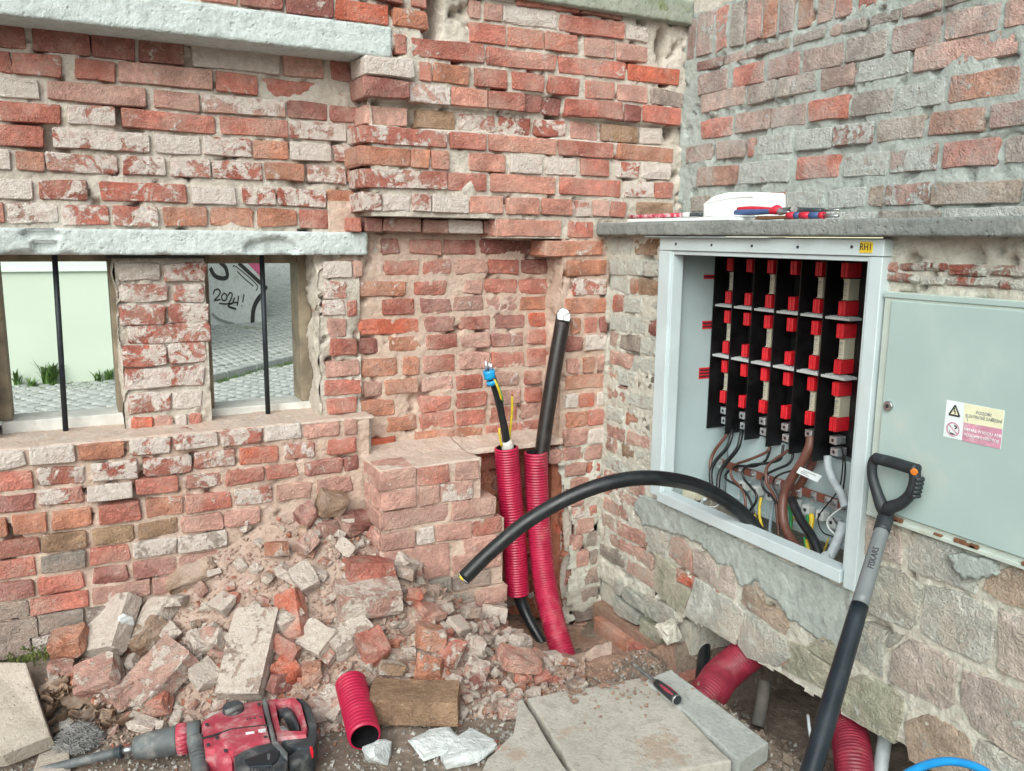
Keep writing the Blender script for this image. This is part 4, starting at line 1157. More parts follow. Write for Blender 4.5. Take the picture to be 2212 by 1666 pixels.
# white plaster lumps and foam
def lump(name, px, py, sx, sy, sz, m, label, cat, lift=.3, seed=1):
    rg = random.Random(seed); p = place(px, py)
    bm = bmesh.new()
    for k in range(1+(seed == 2)):
        hm_ = shard(sx*rg.uniform(.7, 1), sy*rg.uniform(.6, 1), sz*rg.uniform(.8, 1.2), rg, 22); b2 = bmesh.new(); b2.from_mesh(hm_)
        bmesh.ops.translate(b2, verts=b2.verts[:], vec=(rg.uniform(-.25, .25)*sx, rg.uniform(-.2, .2)*sy, 0)); b2.to_mesh(hm_); b2.free(); bm.from_mesh(hm_); bpy.data.meshes.remove(hm_)
    bmesh.ops.subdivide_edges(bm, edges=bm.edges[:], cuts=2, use_grid_fill=True)
    for v in bm.verts: v.co += v.co.normalized()*(.06*min(sx, sz)*(nz(v.co, 70, seed)+.8*nz(v.co, 170, seed)))
    o = put(name, bmmesh(name, bm), None, m, p+Vector((0, 0, sz*lift)))
    return tag(o, label, cat)
lump('plaster_lump', 848, 1642, .13, .10, .06, M['plaster'], 'white plaster lump on the soil directly below the brown brick', 'plaster lump', .3, 1)
lump('plaster_lump', 968, 1630, .19, .15, .07, M['plaster'], 'large flat white plaster lump right of the smaller white one', 'plaster lump', .3, 2)
lump('plaster_lump', 392, 1628, .045, .035, .03, M['plaster'], 'small white stone under the drill chuck', 'plaster lump', .4, 3)
lump('foam_piece', 284, 1398, .075, .06, .06, M['foam'], 'crumpled white foam scrap on the left of the heap', 'foam scrap', 1.5, 4)
lump('mortar_lump', 1450, 1376, .09, .09, .08, M['mortar_old'], 'grey lump of old mortar at the end of the brick footing', 'mortar lump', .3, 6)
def fluff(px, py, sx, sy, sz, n, seed):
    rg = random.Random(seed); p = place(px, py); vs_, fs = [], []
    for _ in range(n):
        a, r, h_ = rg.uniform(0, 6.28), rg.random()**.5, rg.random()
        c = Vector((math.cos(a)*r*sx/2, math.sin(a)*r*sy/2, h_*sz*math.sqrt(max(.05, 1-r*r))))
        d = Vector((rg.gauss(0, 1), rg.gauss(0, 1), rg.gauss(0, .6))).normalized(); q = d.orthogonal().normalized(); bend = Vector((rg.gauss(0, 1), rg.gauss(0, 1), rg.gauss(0, .6)))*.010
        l = rg.uniform(.012, .035); w_ = rg.uniform(.0003, .0009); k = len(vs_)
        for t in (-.5, 0, .5): vs_.extend([c+d*l*t+bend*(1-4*t*t)+q*w_, c+d*l*t+bend*(1-4*t*t)-q*w_])
        fs += [(k, k+1, k+3, k+2), (k+2, k+3, k+5, k+4)]
    return tag(put('cobweb_clump', mesh('cobweb_clump', vs_, fs), None, M['web'], p), 'grey fluffy clump of cobweb and dust by the dry leaves', 'cobweb clump')
fluff(170, 1606, .12, .10, .050, 3200, 5)
lump('earth_clod', 375, 1485+92, .05, .04, .035, M['soil_red'], 'brown clod of earth behind the drill chuck', 'clod', .4, 7)
# dry leaves
def leaf_mesh(seed):
    rg = random.Random(seed); vs_, fs = [], []
    n = 9
    cx = rg.uniform(.2, .5); tw = rg.uniform(-1, 1)
    for i in range(n):
        t = i/(n-1)-.5; w_ = (.5*math.cos(t*3.0)**.8)*(1+.25*math.sin(i*2.3+seed))
        for k in (-1, 0, 1):
            vs_.append((t, w_*k*.75+.1*t*tw, (abs(k)*cx*.5+.35*t*t*rg.uniform(.4, 1.4)+rg.uniform(-.06, .06))))
    for i in range(n-1):
        for k in range(2): a = i*3+k; fs.append((a, a+1, a+4, a+3))
    return mesh('dry_leaf', vs_, fs, True)
LV = [leaf_mesh(i) for i in range(6)]
for q in LV: q.materials.append(M['leaf'])
for i in range(44):
    px, py = (rf.uniform(95, 215), rf.uniform(1475, 1590)) if i < 32 else (rf.uniform(190, 270), rf.uniform(1540, 1590))
    p = place(px, py)
    o = bpy.data.objects.new('dry_leaf', LV[i % 6]); COL.objects.link(o); s = rf.uniform(.045, .09)
    o.location = p+Vector((0, 0, .010+.012*rf.random())); o.rotation_euler = (rf.uniform(-.8, .8), rf.uniform(-.8, .8), rf.uniform(0, 6.3)); o.scale = (s, s, s)
    tag(o, 'curled brown dry leaf lying between the paving block and the drill', 'leaf', 'dry leaves beside the left paving block')

# ------------------------------------------------------------------ paving
def paver(name, top, thick, m, label, cat='paving slab', jit=.003):
    """top: world corners; slightly worn arris"""
    rg = random.Random(len(name)+int(top[0].x*1000)); out = []
    for i, a in enumerate(top):
        b = top[(i+1) % len(top)]; k = max(1, int((b-a).length/.05))
        for j in range(k): out.append(a.lerp(b, j/k)+Vector((rg.uniform(-jit, jit), rg.uniform(-jit, jit), 0)))
    n = (top[1]-top[0]).cross(top[2]-top[0]).normalized()
    if n.z < 0: n = -n
    o = extrude_poly(name, out, n, thick, m, None, .005)
    return tag(o, label, cat)
paver('paving_slab', [onZ(1140, 1507, .05), onZ(1402, 1461, .05), onZ(1578, 1643, .05), onZ(1262, 1702, .05)], .05, M['paver'], 'big grey concrete paving slab lying flat in front of the cabinets')
paver('paving_slab', [onZ(1120, 1514, .045), onZ(1128, 1509, .045), onZ(1250, 1704, .045), onZ(1010, 1740, .045), onZ(1050, 1640, .045), onZ(1110, 1580, .045)], .05, M['paver'], 'dusty paving slab at the bottom edge left of the big slab')
paver('kerb_block', [onZ(1392, 1470, .058), onZ(1450, 1446, .058), onZ(1660, 1604, .058), onZ(1600, 1646, .058), onZ(1478, 1535, .058)], .055, M['paver_g'], 'narrow grey concrete block lying along the right edge of the big slab', 'kerb block')
paver('paving_block', [onZ(-70, 1432, .17), onZ(58, 1430, .17), onZ(107, 1590, .07), onZ(3, 1632, .07), onZ(-80, 1640, .07)], .05, M['paver_w'], 'narrow concrete paving block tilted at the left edge of the picture', 'paving block')
paver('paving_block', [onZ(85, 1622, .02), onZ(150, 1600, .02), onZ(150, 1655, .02), onZ(60, 1690, .02)], .03, M['paver_w'], 'small flat tan block half under the drill bit', 'paving block')
paver('cut_tile', [onZ(122, 1512, .05), onZ(198, 1490, .06), onZ(199, 1552, .05), onZ(128, 1575, .04)], .02, M['paver'], 'flat tan tile piece half buried under the dry leaves', 'tile')

# ------------------------------------------------------------------ conduits and cables
def corrugated(name, pts, r, m, label, pitch=.0102, depth=.0058, seg=36, hollow=(True, True), n=None):
    sp_ = smooth_path(pts, 200); L = sum((sp_[i+1]-sp_[i]).length for i in range(199))
    n = int(L/pitch)*4+1; path = smooth_path(pts, n); rad = []
    for i in range(n):
        k = i % 4; rad.append(r-(depth if k == 0 else depth*.12 if k in (1, 3) else 0))
    c = sum(path, Vector())/n; path = [p-c for p in path]
    vs_, fs = tube_geo(path, rad, seg, False)
    t = thing(name, label, 'conduit', c)
    me = mesh('shell', vs_, fs, True)
    put('shell', me, t, m, c)
    # inner liner, open ends joined by a rim
    iv, if_ = tube_geo(path, r-.0075, seg, False)
    if_ = [tuple(reversed(f)) for f in if_]
    put('liner', mesh('liner', iv, if_, True), t, M['conduit_in'], c)
    rv, rf_ = [], []
    for e in (0, n-1):
        k = len(rv)
        for q in range(seg): rv.append(vs_[e*seg+q])
        for q in range(seg): rv.append(iv[e*seg+q])
        for q in range(seg):
            a, b = k+q, k+(q+1) % seg
            rf_.append((a, b, b+seg, a+seg) if e == 0 else (b, a, a+seg, b+seg))
    put('rim', mesh('rim', rv, rf_), t, m, c)
    return t
RC_ = .0455
yC = 2.705
corrugated('conduit', [onY(1118, 1283, yC-.02), onY(1112, 1180, yC-.01), onY(1102, 1070, yC), onY(1093.5, 966, yC)], RC_, M['conduit'], 'left upright crimson corrugated conduit cut off short above the ground')
corrugated('conduit', [onY(1222, 1432, 2.44), onY(1192, 1330, 2.55), onY(1176, 1250, 2.62), onY(1166, 1160, 2.675), onY(1160, 1070, yC-.002), onY(1157.5, 976, yC)], RC_, M['conduit_p'], 'right upright crimson corrugated conduit curving down into the soil')
corrugated('conduit', [onZ(788, 1592, .055), onZ(772, 1530, .075), onZ(757, 1474, .10)], .046, M['conduit'], 'short cut piece of crimson conduit lying beside the brown brick', .0125, .004)
corrugated('conduit', [Vector((1.50, 1.83, -.10)), onX(1530, 1500, 1.70), onX(1575, 1445, 1.84), Vector((2.05, 1.88, .17))], .058, M['conduit_d'], 'dusty crimson conduit coming out under the wall behind the narrow kerb block', .0105, .0035)
corrugated('conduit', [onX(1850, 1720, 1.78), onX(1843, 1640, 1.83), onX(1832, 1570, 1.92), onX(1815, 1510, 2.05)], .052, M['conduit_d'], 'dusty crimson conduit under the wall right of the shovel shaft', .0105, .0035)
# upright black cable with bright end
ct = onY(1217.5, 684, 2.735); cb = onY(1166, 1010, 2.705)
t = thing('power_cable', 'thick brown black cable standing in the right upright conduit with a white cut end', 'cable', cb)
sh_ = tube('sheath', [cb, cb.lerp(ct, .33)+Vector((-.004, 0, 0)), cb.lerp(ct, .66)+Vector((-.004, 0, 0)), ct], .0285, M['cableb'], t, 40, 24)
ax_ = (ct-cb).normalized(); dv = (ax_*.62+Vector((-.28, -.70, .12))).normalized()      # sawn off at a slant
for v in sh_.data.vertices[-24:]:
    q = v.co+Vector(sh_.location)+base_of(t)-ct; v.co += ax_*(-q.dot(dv)/ax_.dot(dv))
ring = [v.co+Vector(sh_.location)+base_of(t) for v in sh_.data.vertices[-24:]]
extrude_poly('core_end', [ct+(p-ct)*.95+dv*.001 for p in ring], dv, .002, M['steel'], t)
ez = [((ring[0]-ct).normalized(), (ring[0]-ct).length), ((ring[6]-ct).normalized(), (ring[6]-ct).length)]
for k in range(3):
    a = k*2.094+.4
    pts_ = []
    for q in range(9):
        b_ = a-.95+1.9*q/8; pts_.append(ct+dv*.004+(ez[0][0]*math.cos(b_)*ez[0][1]+ez[1][0]*math.sin(b_)*ez[1][1])*.86)
    pts_ = [ct+dv*.004+(ez[0][0]*math.cos(a)+ez[1][0]*math.sin(a))*.002]+pts_
    extrude_poly('conductor', pts_, dv, .004, M['white'], t)
# taped cable bundle in the left conduit
c0, c1, c2, c3 = onY(1095, 1000, 2.705), onY(1092, 940, 2.70), onY(1078, 868, 2.70), onY(1063, 815, 2.70)
t = thing('taped_cable', 'thin four core cable with blue tape standing in the left upright conduit', 'cable', c0)
for k in range(3):
    o_ = Vector((.007*math.cos(k*2.1), .007*math.sin(k*2.1), 0)); o2 = Vector((.007*math.cos(k*2.1+1), .007*math.sin(k*2.1+1), 0))
    tube('core', [c0+o_, c1+o_, c2+o2, c3+o2*1.1, onY(1056.5, 800, 2.70)+o2*1.3], .0085, M['cable'], t, 30, 12)
    q = onY(1056.5, 800, 2.70)+o2*1.3
    tube('bare_wire', [q, q+Vector((-.002+o2.x*.4, 0, .026+.008*(k == 1)))], .0055, M['alu'], t, 2, 10)
tube('blue_tape', [onY(1058.5, 818, 2.70), onY(1055.5, 800, 2.70)], .0215, M['bluet'], t, 4, 16)
tube('blue_tape', [onY(1063, 831, 2.70), onY(1060.5, 822, 2.70)], .0185, M['bluet'], t, 3, 9)
tube('yellow_core', [onY(1065, 815, 2.69), onY(1076, 838, 2.68), onY(1082, 858, 2.685), onY(1084, 872, 2.70)], .0046, M['yel'], t, 20, 8)
tube('green_core', [onY(1067, 815, 2.692), onY(1078.5, 838, 2.682), onY(1085, 858, 2.687), onY(1086, 874, 2.70)], .0032, M['grn'], t, 20, 8)
tube('clear_tape', [onY(1097, 972, 2.70), onY(1096, 962, 2.70), onY(1094, 953, 2.70)], [.0225, .024, .019], M['tape'], t, 5, 11)
tube('yellow_core', [onY(1084, 965, 2.70), onY(1079, 940, 2.695), onY(1079, 925, 2.70)], .0045, M['yel'], t, 10, 8)
t = thing('earth_wire', 'single yellow green wire with bare copper tip between the upright conduits', 'wire', onY(1095, 985, 2.73))
tube('insulation', [onY(1097, 985, 2.73), onY(1101, 940, 2.735), onY(1105.5, 895, 2.735), onY(1106.5, 856, 2.735)], .0050, M['yel'], t, 20, 8)
tube('copper_tip', [onY(1106.5, 857, 2.735), onY(1107, 846, 2.735)], .0036, M['copper'], t, 2, 8)
tag(tube('cable_tail', [onY(1118, 1272, 2.685), onY(1128, 1305, 2.67), onY(1146, 1345, 2.63), onY(1175, 1395, 2.56)], [.026, .024, .020, .018], M['cable'], None, 24, 14), 'black cable running from the left upright conduit down into the soil', 'cable')
# the big cable that arches out of the cabinet
def at(px, py, zc): return CAM+ray(px, py)*zc
ap = [at(1705, 1262, 2.66), at(1650, 1170, 2.70), at(1600, 1106, 2.70), at(1520, 1055, 2.63), at(1430, 1034, 2.47), at(1340, 1038, 2.42), at(1240, 1070, 2.40), at(1140, 1126, 2.40), at(1060, 1192, 2.40), at(1003, 1248, 2.40)]
t = thing('power_cable', 'very thick black cable arching out of the open cabinet to the broken pier stub', 'cable', ap[4])
tube('sheath', ap, [.0240, .0230, .0220, .0212, .0212], M['cable'], t, 90, 28)
dv = (ap[-1]-ap[-2]).normalized()
tube('core_end', [ap[-1]-dv*.001, ap[-1]+dv*.002], .0195, M['white'], t, 2, 20)
for k, mm in enumerate(('yel', 'grn', 'blk')):
    u_ = dv.orthogonal().normalized(); v_ = dv.cross(u_); a = 2.1*k
    tube('conductor', [ap[-1]+(u_*math.cos(a)+v_*math.sin(a))*.013, ap[-1]+dv*.006+(u_*math.cos(a)+v_*math.sin(a))*.013], .009, M[mm], t, 2, 12)
# pipes in the trench
tag(tube('pipe', [onX(1513, 1480, 1.86), onX(1520, 1420, 1.93), onX(1524, 1370, 2.0)], .021, M['cable'], None, 16, 14), 'dark blue grey pipe standing in the hole under the wall left of the dusty conduit', 'pipe')
tag(tube('pipe', [onX(1636, 1570, 1.93), onX(1645, 1520, 1.97), onX(1652, 1470, 2.0)], .022, simple('soil_caked_pipe', (.10, .095, .085), .85, bump=.6, bscale=60, dust=(.2, .17, .14)), None, 16, 14), 'soil caked pipe in the trench between the dusty conduits', 'pipe')
tag(tube('pipe', [onX(1893, 1720, 1.84), onX(1905, 1640, 1.88), onX(1915, 1570, 1.95)], .019, simple('pale_pipe', (.30, .33, .34), .5), None, 16, 14), 'pale grey pipe right of the rightmost dusty conduit', 'pipe')
tag(tube('wire', [onX(1745, 1545, 1.78), onX(1752, 1600, 1.72), onX(1768, 1680, 1.64)], .0045, M['lgcable'], None, 16, 8), 'thin pale grey wire hanging behind the shovel shaft', 'wire')
tag(tube('hose', [at(1880, 1740, 1.62), at(1960, 1672, 1.66), at(2040, 1645, 1.70), at(2120, 1662, 1.72), at(2190, 1720, 1.72)], .0085, M['blueh'], None, 40, 12), 'bright blue hose arching at the bottom right corner', 'hose')

# ------------------------------------------------------------------ lettering
def text(name, body, size, o, u, v, m, parent, align='CENTER', ext=.0004, sx=1.0, off=.006):
    """flat print: o = centre, u right, v up"""
    cu = bpy.data.curves.new(name, 'FONT'); cu.body = body; cu.size = size; cu.align_x = align; cu.align_y = 'CENTER'; cu.extrude = ext; cu.offset = off*size; cu.resolution_u = 3
    tmp = bpy.data.objects.new(name, cu); COL.objects.link(tmp)
    me = bpy.data.meshes.new_from_object(tmp.evaluated_get(bpy.context.evaluated_depsgraph_get()))
    bpy.data.objects.remove(tmp); me.name = name
    u = u.normalized(); v = (v-u*v.dot(u)).normalized(); n = u.cross(v)
    me.transform(Matrix((u*sx, v, n)).transposed().to_4x4())
    return put(name, me, parent, m, o)
def ribbon(name, pts, w_, n, m, parent=None, lift=.002, samples=None, thick=.0):
    """a painted or printed stroke on a flat face"""
    path = smooth_path(pts, samples or max(2, 6*(len(pts)-1)+1)) if samples != 0 else [Vector(p) for p in pts]
    c = sum(path, Vector())/len(path); vs_, fs = [], []
    N = len(path)
    for i, p in enumerate(path):
        t = (path[min(i+1, N-1)]-path[max(i-1, 0)]).normalized(); s = n.cross(t).normalized()
        vs_ += [p-c+n*lift+s*w_/2, p-c+n*lift-s*w_/2]
    for i in range(N-1): a = i*2; fs.append((a, a+1, a+3, a+2))
    return put(name, mesh(name, vs_, fs), parent, m, c)

# ------------------------------------------------------------------ open electrical cabinet
cb_ = thing('fuse_cabinet', 'open white electrical cabinet full of red fuse holders and loose cables', 'electrical cabinet', (1.95, 1.95, .48))
XF = 1.826
def cbox(name, y0, y1, z0, z1, x0, x1, m, parent=cb_, bev=.0015): return box(name, (x0, min(y0, y1), z0), (x1, max(y0, y1), z1), m, parent, bev)
oL, oR = onX(1425.5, 520, XF).y, onX(1907, 560, XF).y
iL, iR = onX(1449.5, 600, XF).y, onX(1866, 620, XF).y
zT_, zTi = onX(1650, 515, XF).z, onX(*P('9', 1000, 262), XF).z
zBo, zBi = .477, .510
fr = cbox('frame', oL, oR, zTi+.014, zT_, XF, XF+.06, M['cab'])
cbox('stile', oL, iL+.010, zBo+.012, zTi+.012, XF-.001, XF+.06, M['cab'], fr)
cbox('stile', iR-.012, oR, zBo-.012, zTi+.012, XF-.001, XF+.06, M['cab'], fr)
cbox('inner_lip', iL+.012, iL, zBi, zTi+.013, XF+.006, XF+.05, M['cab'], fr)
cbox('inner_lip', iR, iR-.014, zBi, zTi+.013, XF+.006, XF+.05, M['cab'], fr)
cbox('inner_lip', iL, iR, zTi, zTi+.013, XF+.007, XF+.05, M['cab'], fr)
cbox('bottom_rail', iL+.020, iR-.004, zBo-.004, zBi, XF-.006, XF+.045, M['cab'], fr)
cbox('top_flashing', 2.46, 1.86, 1.4065, 1.4095, XS+.005, XF+.05, M['cab'], fr)
for q in ((340, 155), (615, 163), (926, 170), (1280, 178), (1697, 177)):
    p = onX(*P('9', *q), XF); tube('rivet', [p+Vector((-.002, 0, 0)), p+Vector((.004, 0, 0))], .0042, M['ink'], fr, 2, 10)
p = onX(*P('9', 1807, 180), XF-.001)
lb = box('number_label', p+Vector((-.0008, -.020, -.014)), p+Vector((.0005, .020, .014)), M['yellowl'], fr)
text('number_text', 'RH1', .025, p+Vector((-.0016, 0, 0)), Vector((0, -1, 0)), Vector((0, 0, 1)), M['ink'], lb, sx=.85, off=0)
YA, YZ, XB = 2.370, iR-.035, 2.165
sh = cbox('side_panel', YA+.012, YA, .44, zTi+.01, XF+.052, XB, M['cab_in'])
cbox('side_panel', YZ, YZ-.012, .44, zTi+.01, XF+.052, XB, M['cab_in'])
cbox('back_panel', YA, YZ, .44, zTi+.01, XB, XB+.01, M['cab_in'])
cbox('top_panel', YA, YZ, zTi+.001, zTi+.012, XF+.052, XB, M['cab_in'])
cbox('floor_panel', YA+.01, YZ-.02, .348, .356, 1.935, XB+.02, M['soil'])
cbox('mounting_plate', YA-.05, YZ+.0, .462, .72, XB-.045, XB-.03, M['cab_in'])
cbox('plate_lip', YA-.05, YZ+.0, .448, .466, XB-.075, XB-.03, M['cab_in'])
cbox('corner_strip', YA+.0, YA-.003, .52, zTi-.01, XF+.07, XF+.082, M['cab'])
cbox('junction_block', YA-.03, YA-.10, .478, .505, 1.93, 1.99, M['cream'])
for q in ((335, 285), (297, 888), (277, 1362)):
    p = onY(*P('9', *q), YA); tube('screw', [p+Vector((0, .001, 0)), p+Vector((0, -.004, 0))], .004, M['alu'], sh, 2, 10)
for k, (x0, y0, x1, y1) in enumerate([(555, 393, 645, 424), (545, 750, 622, 808), (520, 1112, 600, 1190)]):
    a, b = onY(*P('9', x0, y0), YA-.002), onY(*P('9', x1, y1), YA-.002)
    lab_ = box('phase_label', (a.x, YA-.0015, b.z), (b.x, YA-.0005, a.z), M['red'], sh)
    n_ = k+1; h_ = (a.z-b.z)/(2*n_+1)
    for j in range(n_):
        box('stripe', (a.x+.001, YA-.0025, b.z+h_*(2*j+1)), (b.x-.001, YA-.0016, b.z+h_*(2*j+2)), M['ink'], lab_)
YPL = [2.364, 2.266, 2.167, 2.064, 1.96, 1.86]
def cmesh(name, lo, hi, m, bev=.0015):
    bm = bmesh.new(); lo, hi = Vector(lo), Vector(hi); c = (lo+hi)/2; add_box(bm, lo-c, hi-c, bev)
    me = bmmesh(name, bm); me.materials.append(m); return me, c
def holder_mesh():
    bm = bmesh.new()
    add_box(bm, (-.038, -.0135, -.022), (.038, -.001, .022), .002); add_box(bm, (-.038, .001, -.022), (.038, .0135, .022), .002)
    add_box(bm, (-.030, -.002, -.020), (.036, .002, .020))
    me = bmmesh('fuse_holder', bm); me.materials.append(M['red']); return me
def fuse_mesh():
    bm = bmesh.new(); add_box(bm, (-.026, -.010, -.031), (.026, .010, .031), .002)
    for s in (-1, 1): add_box(bm, (-.027, -.012, s*.031-.001), (.027, .012, s*.031+.001))
    me = bmmesh('fuse', bm); me.materials.append(M['cream']); return me
def clip_mesh():
    bm = bmesh.new(); add_box(bm, (-.006, -.046, -.004), (.05, .046, .004), .001)
    for k in range(7): add_box(bm, (.004, -.040+k*.012, .004), (.045, -.034+k*.012, .0065))
    me = bmmesh('busbar_cover', bm); me.materials.append(M['lgrey']); return me
def term_mesh():
    bm = bmesh.new(); add_box(bm, (-.022, -.014, -.0125), (.022, .014, .0125), .002)
    me = bmmesh('terminal', bm); me.materials.append(M['alu']); return me
hm, fm, cm_, tm = holder_mesh(), fuse_mesh(), clip_mesh(), term_mesh()
def inst(name, me, loc, parent):
    o = bpy.data.objects.new(name, me); COL.objects.link(o); o.parent = parent; o.location = Vector(loc)-base_of(parent); return o
holes = []
for i, yp in enumerate(YPL):
    cbox('divider', yp+.0015, yp-.0015, .715-.004*i*.2, zTi+.004, 2.05, 2.15, M['blk'], cb_, 0)
    cbox('rail_base', yp-.004, yp-.094, .735, zTi+.002, 2.128, 2.150, M['blk'], cb_, 0)
    yc = yp-.0505
    for zc_ in (1.314, 1.199, 1.130, 1.020, .951, .839):
        inst('fuse_holder', hm, (2.108, yc, zc_), cb_)
    for zc_ in (1.169, .988): inst('busbar_cover', cm_, (2.062, yp-.049, zc_), cb_)
    if i in (0, 2, 4, 5):
        for j, zc_ in enumerate((1.256, 1.076, .895)):
            f = inst('fuse', fm, (2.108, yc-.001, zc_), cb_)
            for k in range(7):
                zz = zc_+.018-k*.006
                a = Vector((2.0812, yc+.006, zz)); b = Vector((2.0812, yc-.007+.003*(k % 3), zz))
                ribbon('print', [a, b], .0022 if k else .005, Vector((-1, 0, 0)), M['inkgrey'], f, .0004, 2)
    for zc_ in (.788, .752):
        tt = inst('terminal', tm, (2.100, yc+.001 if zc_ > .77 else yc-.006, zc_), cb_)
        p = Vector((2.0778, yc+.001 if zc_ > .77 else yc-.006, zc_))
        tube('screw_head', [p, p+Vector((.003, 0, 0))], .0055, M['ink'], tt, 2, 12)
# busbar with its bolts and clamps
XC = 2.085
q0, q1 = onX(*P('M', 230, 345), XC), onX(*P('M', 1720, 905), XC)
zb0 = (q0.z+q1.z)/2
bb = cbox('busbar', q0.y, q1.y, zb0-.014, zb0+.014, XC, XC+.008, M['busbar'])
for mx, my, hx, hy in ((240, 375, 0, 0), (490, 480, 530, 640), (640, 525, 690, 700), (790, 590, 0, 0), (930, 645, 860, 760), (1180, 720, 1130, 850), (1355, 775, 1290, 930), (1520, 835, 1460, 990), (1600, 900, 1600, 1080)):
    p = onX(*P('M', mx, my), XC-.004); p.z = zb0
    cl = box('clamp', p+Vector((-.004, -.011, -.020)), p+Vector((.003, .011, .013)), M['alu'], bb, .001)
    tube('bolt', [p+Vector((-.012, 0, 0)), p+Vector((-.004, 0, 0))], .0065, M['steel'], cl, 2, 6)
    if hx:
        q = onX(*P('M', hx, hy), XC+.01)
        tt = box('terminal_block', q+Vector((-.016, -.016, -.016)), q+Vector((.016, .016, .016)), M['lgrey'], cb_, .002)
        tube('screw_head', [q+Vector((-.0175, 0, .003)), q+Vector((-.015, 0, .003))], .006, M['ink'], tt, 2, 12)
def wire(pts, r, m, x=2.05, name='cable', x1=None):
    n_ = len(pts)
    return tube(name, [onX(*P('M', *q), x+((x1-x)*i/(n_-1) if x1 else 0)) for i, q in enumerate(pts)], r, M[m], cb_, 8*(n_-1)+1, 12)
wire([(340, -20), (300, 60), (185, 210), (130, 340), (125, 480), (140, 620)], .0062, 'brown', 2.085, x1=2.02)
wire([(385, -20), (370, 60), (320, 190), (190, 340), (130, 470), (135, 640), (150, 760)], .0070, 'cable', 2.08, x1=2.0)
wire([(500, -20), (485, 60), (445, 200), (310, 370), (235, 490), (215, 640), (225, 800)], .0076, 'cable', 2.075, x1=1.99)
wire([(830, 170), (790, 240), (600, 325), (430, 385), (365, 450), (390, 560), (500, 680), (535, 780), (545, 920), (560, 1000)], .0048, 'brown', 2.08, x1=2.03)
wire([(840, 180), (815, 270), (770, 350), (640, 410), (470, 405), (380, 440), (320, 490), (310, 560), (450, 640), (550, 730), (610, 850), (640, 980)], .0045, 'cable', 2.09, x1=2.035)
wire([(990, 150), (980, 240), (950, 330), (800, 372), (600, 395), (515, 450), (520, 550), (600, 650), (672, 750), (660, 840), (600, 930), (590, 1000)], .0046, 'cable', 2.075, x1=2.025)
wire([(1045, 215), (1000, 260), (880, 335), (800, 420), (785, 520), (800, 620), (860, 720), (905, 820), (915, 960), (930, 1140), (940, 1250)], .0052, 'brown', 2.075, x1=2.02)
wire([(1105, 230), (1095, 320), (1040, 390), (900, 450), (790, 510), (740, 580), (760, 680), (850, 760), (910, 850)], .0046, 'cable', 2.085, x1=2.03)
wire([(1190, 455), (1090, 465), (980, 495), (890, 550), (870, 640), (920, 740), (945, 820)], .0034, 'cable', 2.04, x1=2.03)
wire([(1320, 60), (1300, 180), (1220, 350), (1090, 560), (1010, 720), (985, 880), (990, 1040), (1030, 1180), (1110, 1320), (1230, 1470)], .0150, 'brown', 2.06, x1=1.97)
wire([(1370, 250), (1330, 380), (1230, 560), (1140, 720), (1080, 830)], .0135, 'brown', 2.09, x1=2.08)
wire([(1090, 800), (1130, 900), (1200, 1050), (1310, 1210), (1390, 1370), (1430, 1520), (1450, 1640)], .0145, 'cable', 2.03, x1=1.95)
wire([(1520, 290), (1530, 430), (1590, 590), (1680, 740), (1730, 900)], .0125, 'lgcable', 2.06, x1=2.02)
wire([(1710, 1080), (1660, 1240), (1590, 1400), (1530, 1500), (1480, 1470)], .0150, 'lgcable', 1.99, x1=1.93)
wire([(728, 780), (708, 900), (712, 1020), (745, 1160), (770, 1250)], .0052, 'yel', 2.075, x1=2.02)
wire([(876, 820), (850, 980), (833, 1130), (830, 1280)], .0054, 'bluegrey', 2.075, x1=2.0)
wire([(1050, 860), (1075, 960), (1085, 1060), (1070, 1170)], .0056, 'grn', 2.085, x1=2.05)
wire([(1115, 1010), (1095, 1100), (1090, 1180)], .0028, 'yel', 2.075)
wire([(1245, 1260), (1265, 1360), (1300, 1520)], .0050, 'grn', 2.01, x1=1.97)
wire([(1262, 1290), (1290, 1390), (1325, 1530)], .0058, 'yel', 2.005, x1=1.965)
wire([(1280, 980), (1285, 1060), (1300, 1120)], .0055, 'grn', 2.07)
wire([(1325, 985), (1330, 1070), (1310, 1170)], .0085, 'yel', 2.075, x1=2.05)
wire([(475, 640), (470, 720), (455, 800)], .0052, 'lgcable', 2.09)
wire([(640, 960), (650, 1000), (670, 1060)], .0052, 'yel', 2.06)
wire([(1700, 200), (1695, 450), (1640, 700), (1430, 970), (1408, 1080), (1470, 1200), (1600, 1250)], .0022, 'blk', 2.05)
wire([(1680, 180), (1730, 400), (1700, 720)], .0026, 'blk', 2.06)
wire([(1690, 900), (1580, 980), (1515, 1060), (1530, 1140), (1610, 1230)], .0024, 'white', 2.05)
wire([(1580, 1020), (1650, 1120)], .0022, 'blk', 2.07)
wire([(1530, 1270), (1490, 1380), (1460, 1450)], .0022, 'yel', 2.03)
wire([(60, 800), (20, 850), (60, 960), (120, 1010)], .006, 'lgcable', 1.93)
wire([(110, 890), (180, 890), (230, 850), (200, 800)], .0018, 'white', 1.93)
tg = [onX(*P('M', *q), 2.005) for q in ((1190, 415), (1450, 525), (1395, 600), (1145, 485))]
tgo = extrude_poly('cable_tag', tg, Vector((-1, 0, 0)), .001, M['labelw'], cb_)
u_ = (tg[1]-tg[0]).normalized(); v_ = (tg[0]-tg[3]).normalized()
for r_, (t0, t1) in enumerate([(.2, .8), (.15, .45), (.15, .55)]):
    a = tg[0].lerp(tg[3], .28+.22*r_); b = tg[1].lerp(tg[2], .28+.22*r_)
    ribbon('tag_print', [a.lerp(b, t0), a.lerp(b, t1)], .0022, Vector((-1, 0, 0)), M['inkgrey'], tgo, .0006, 2)

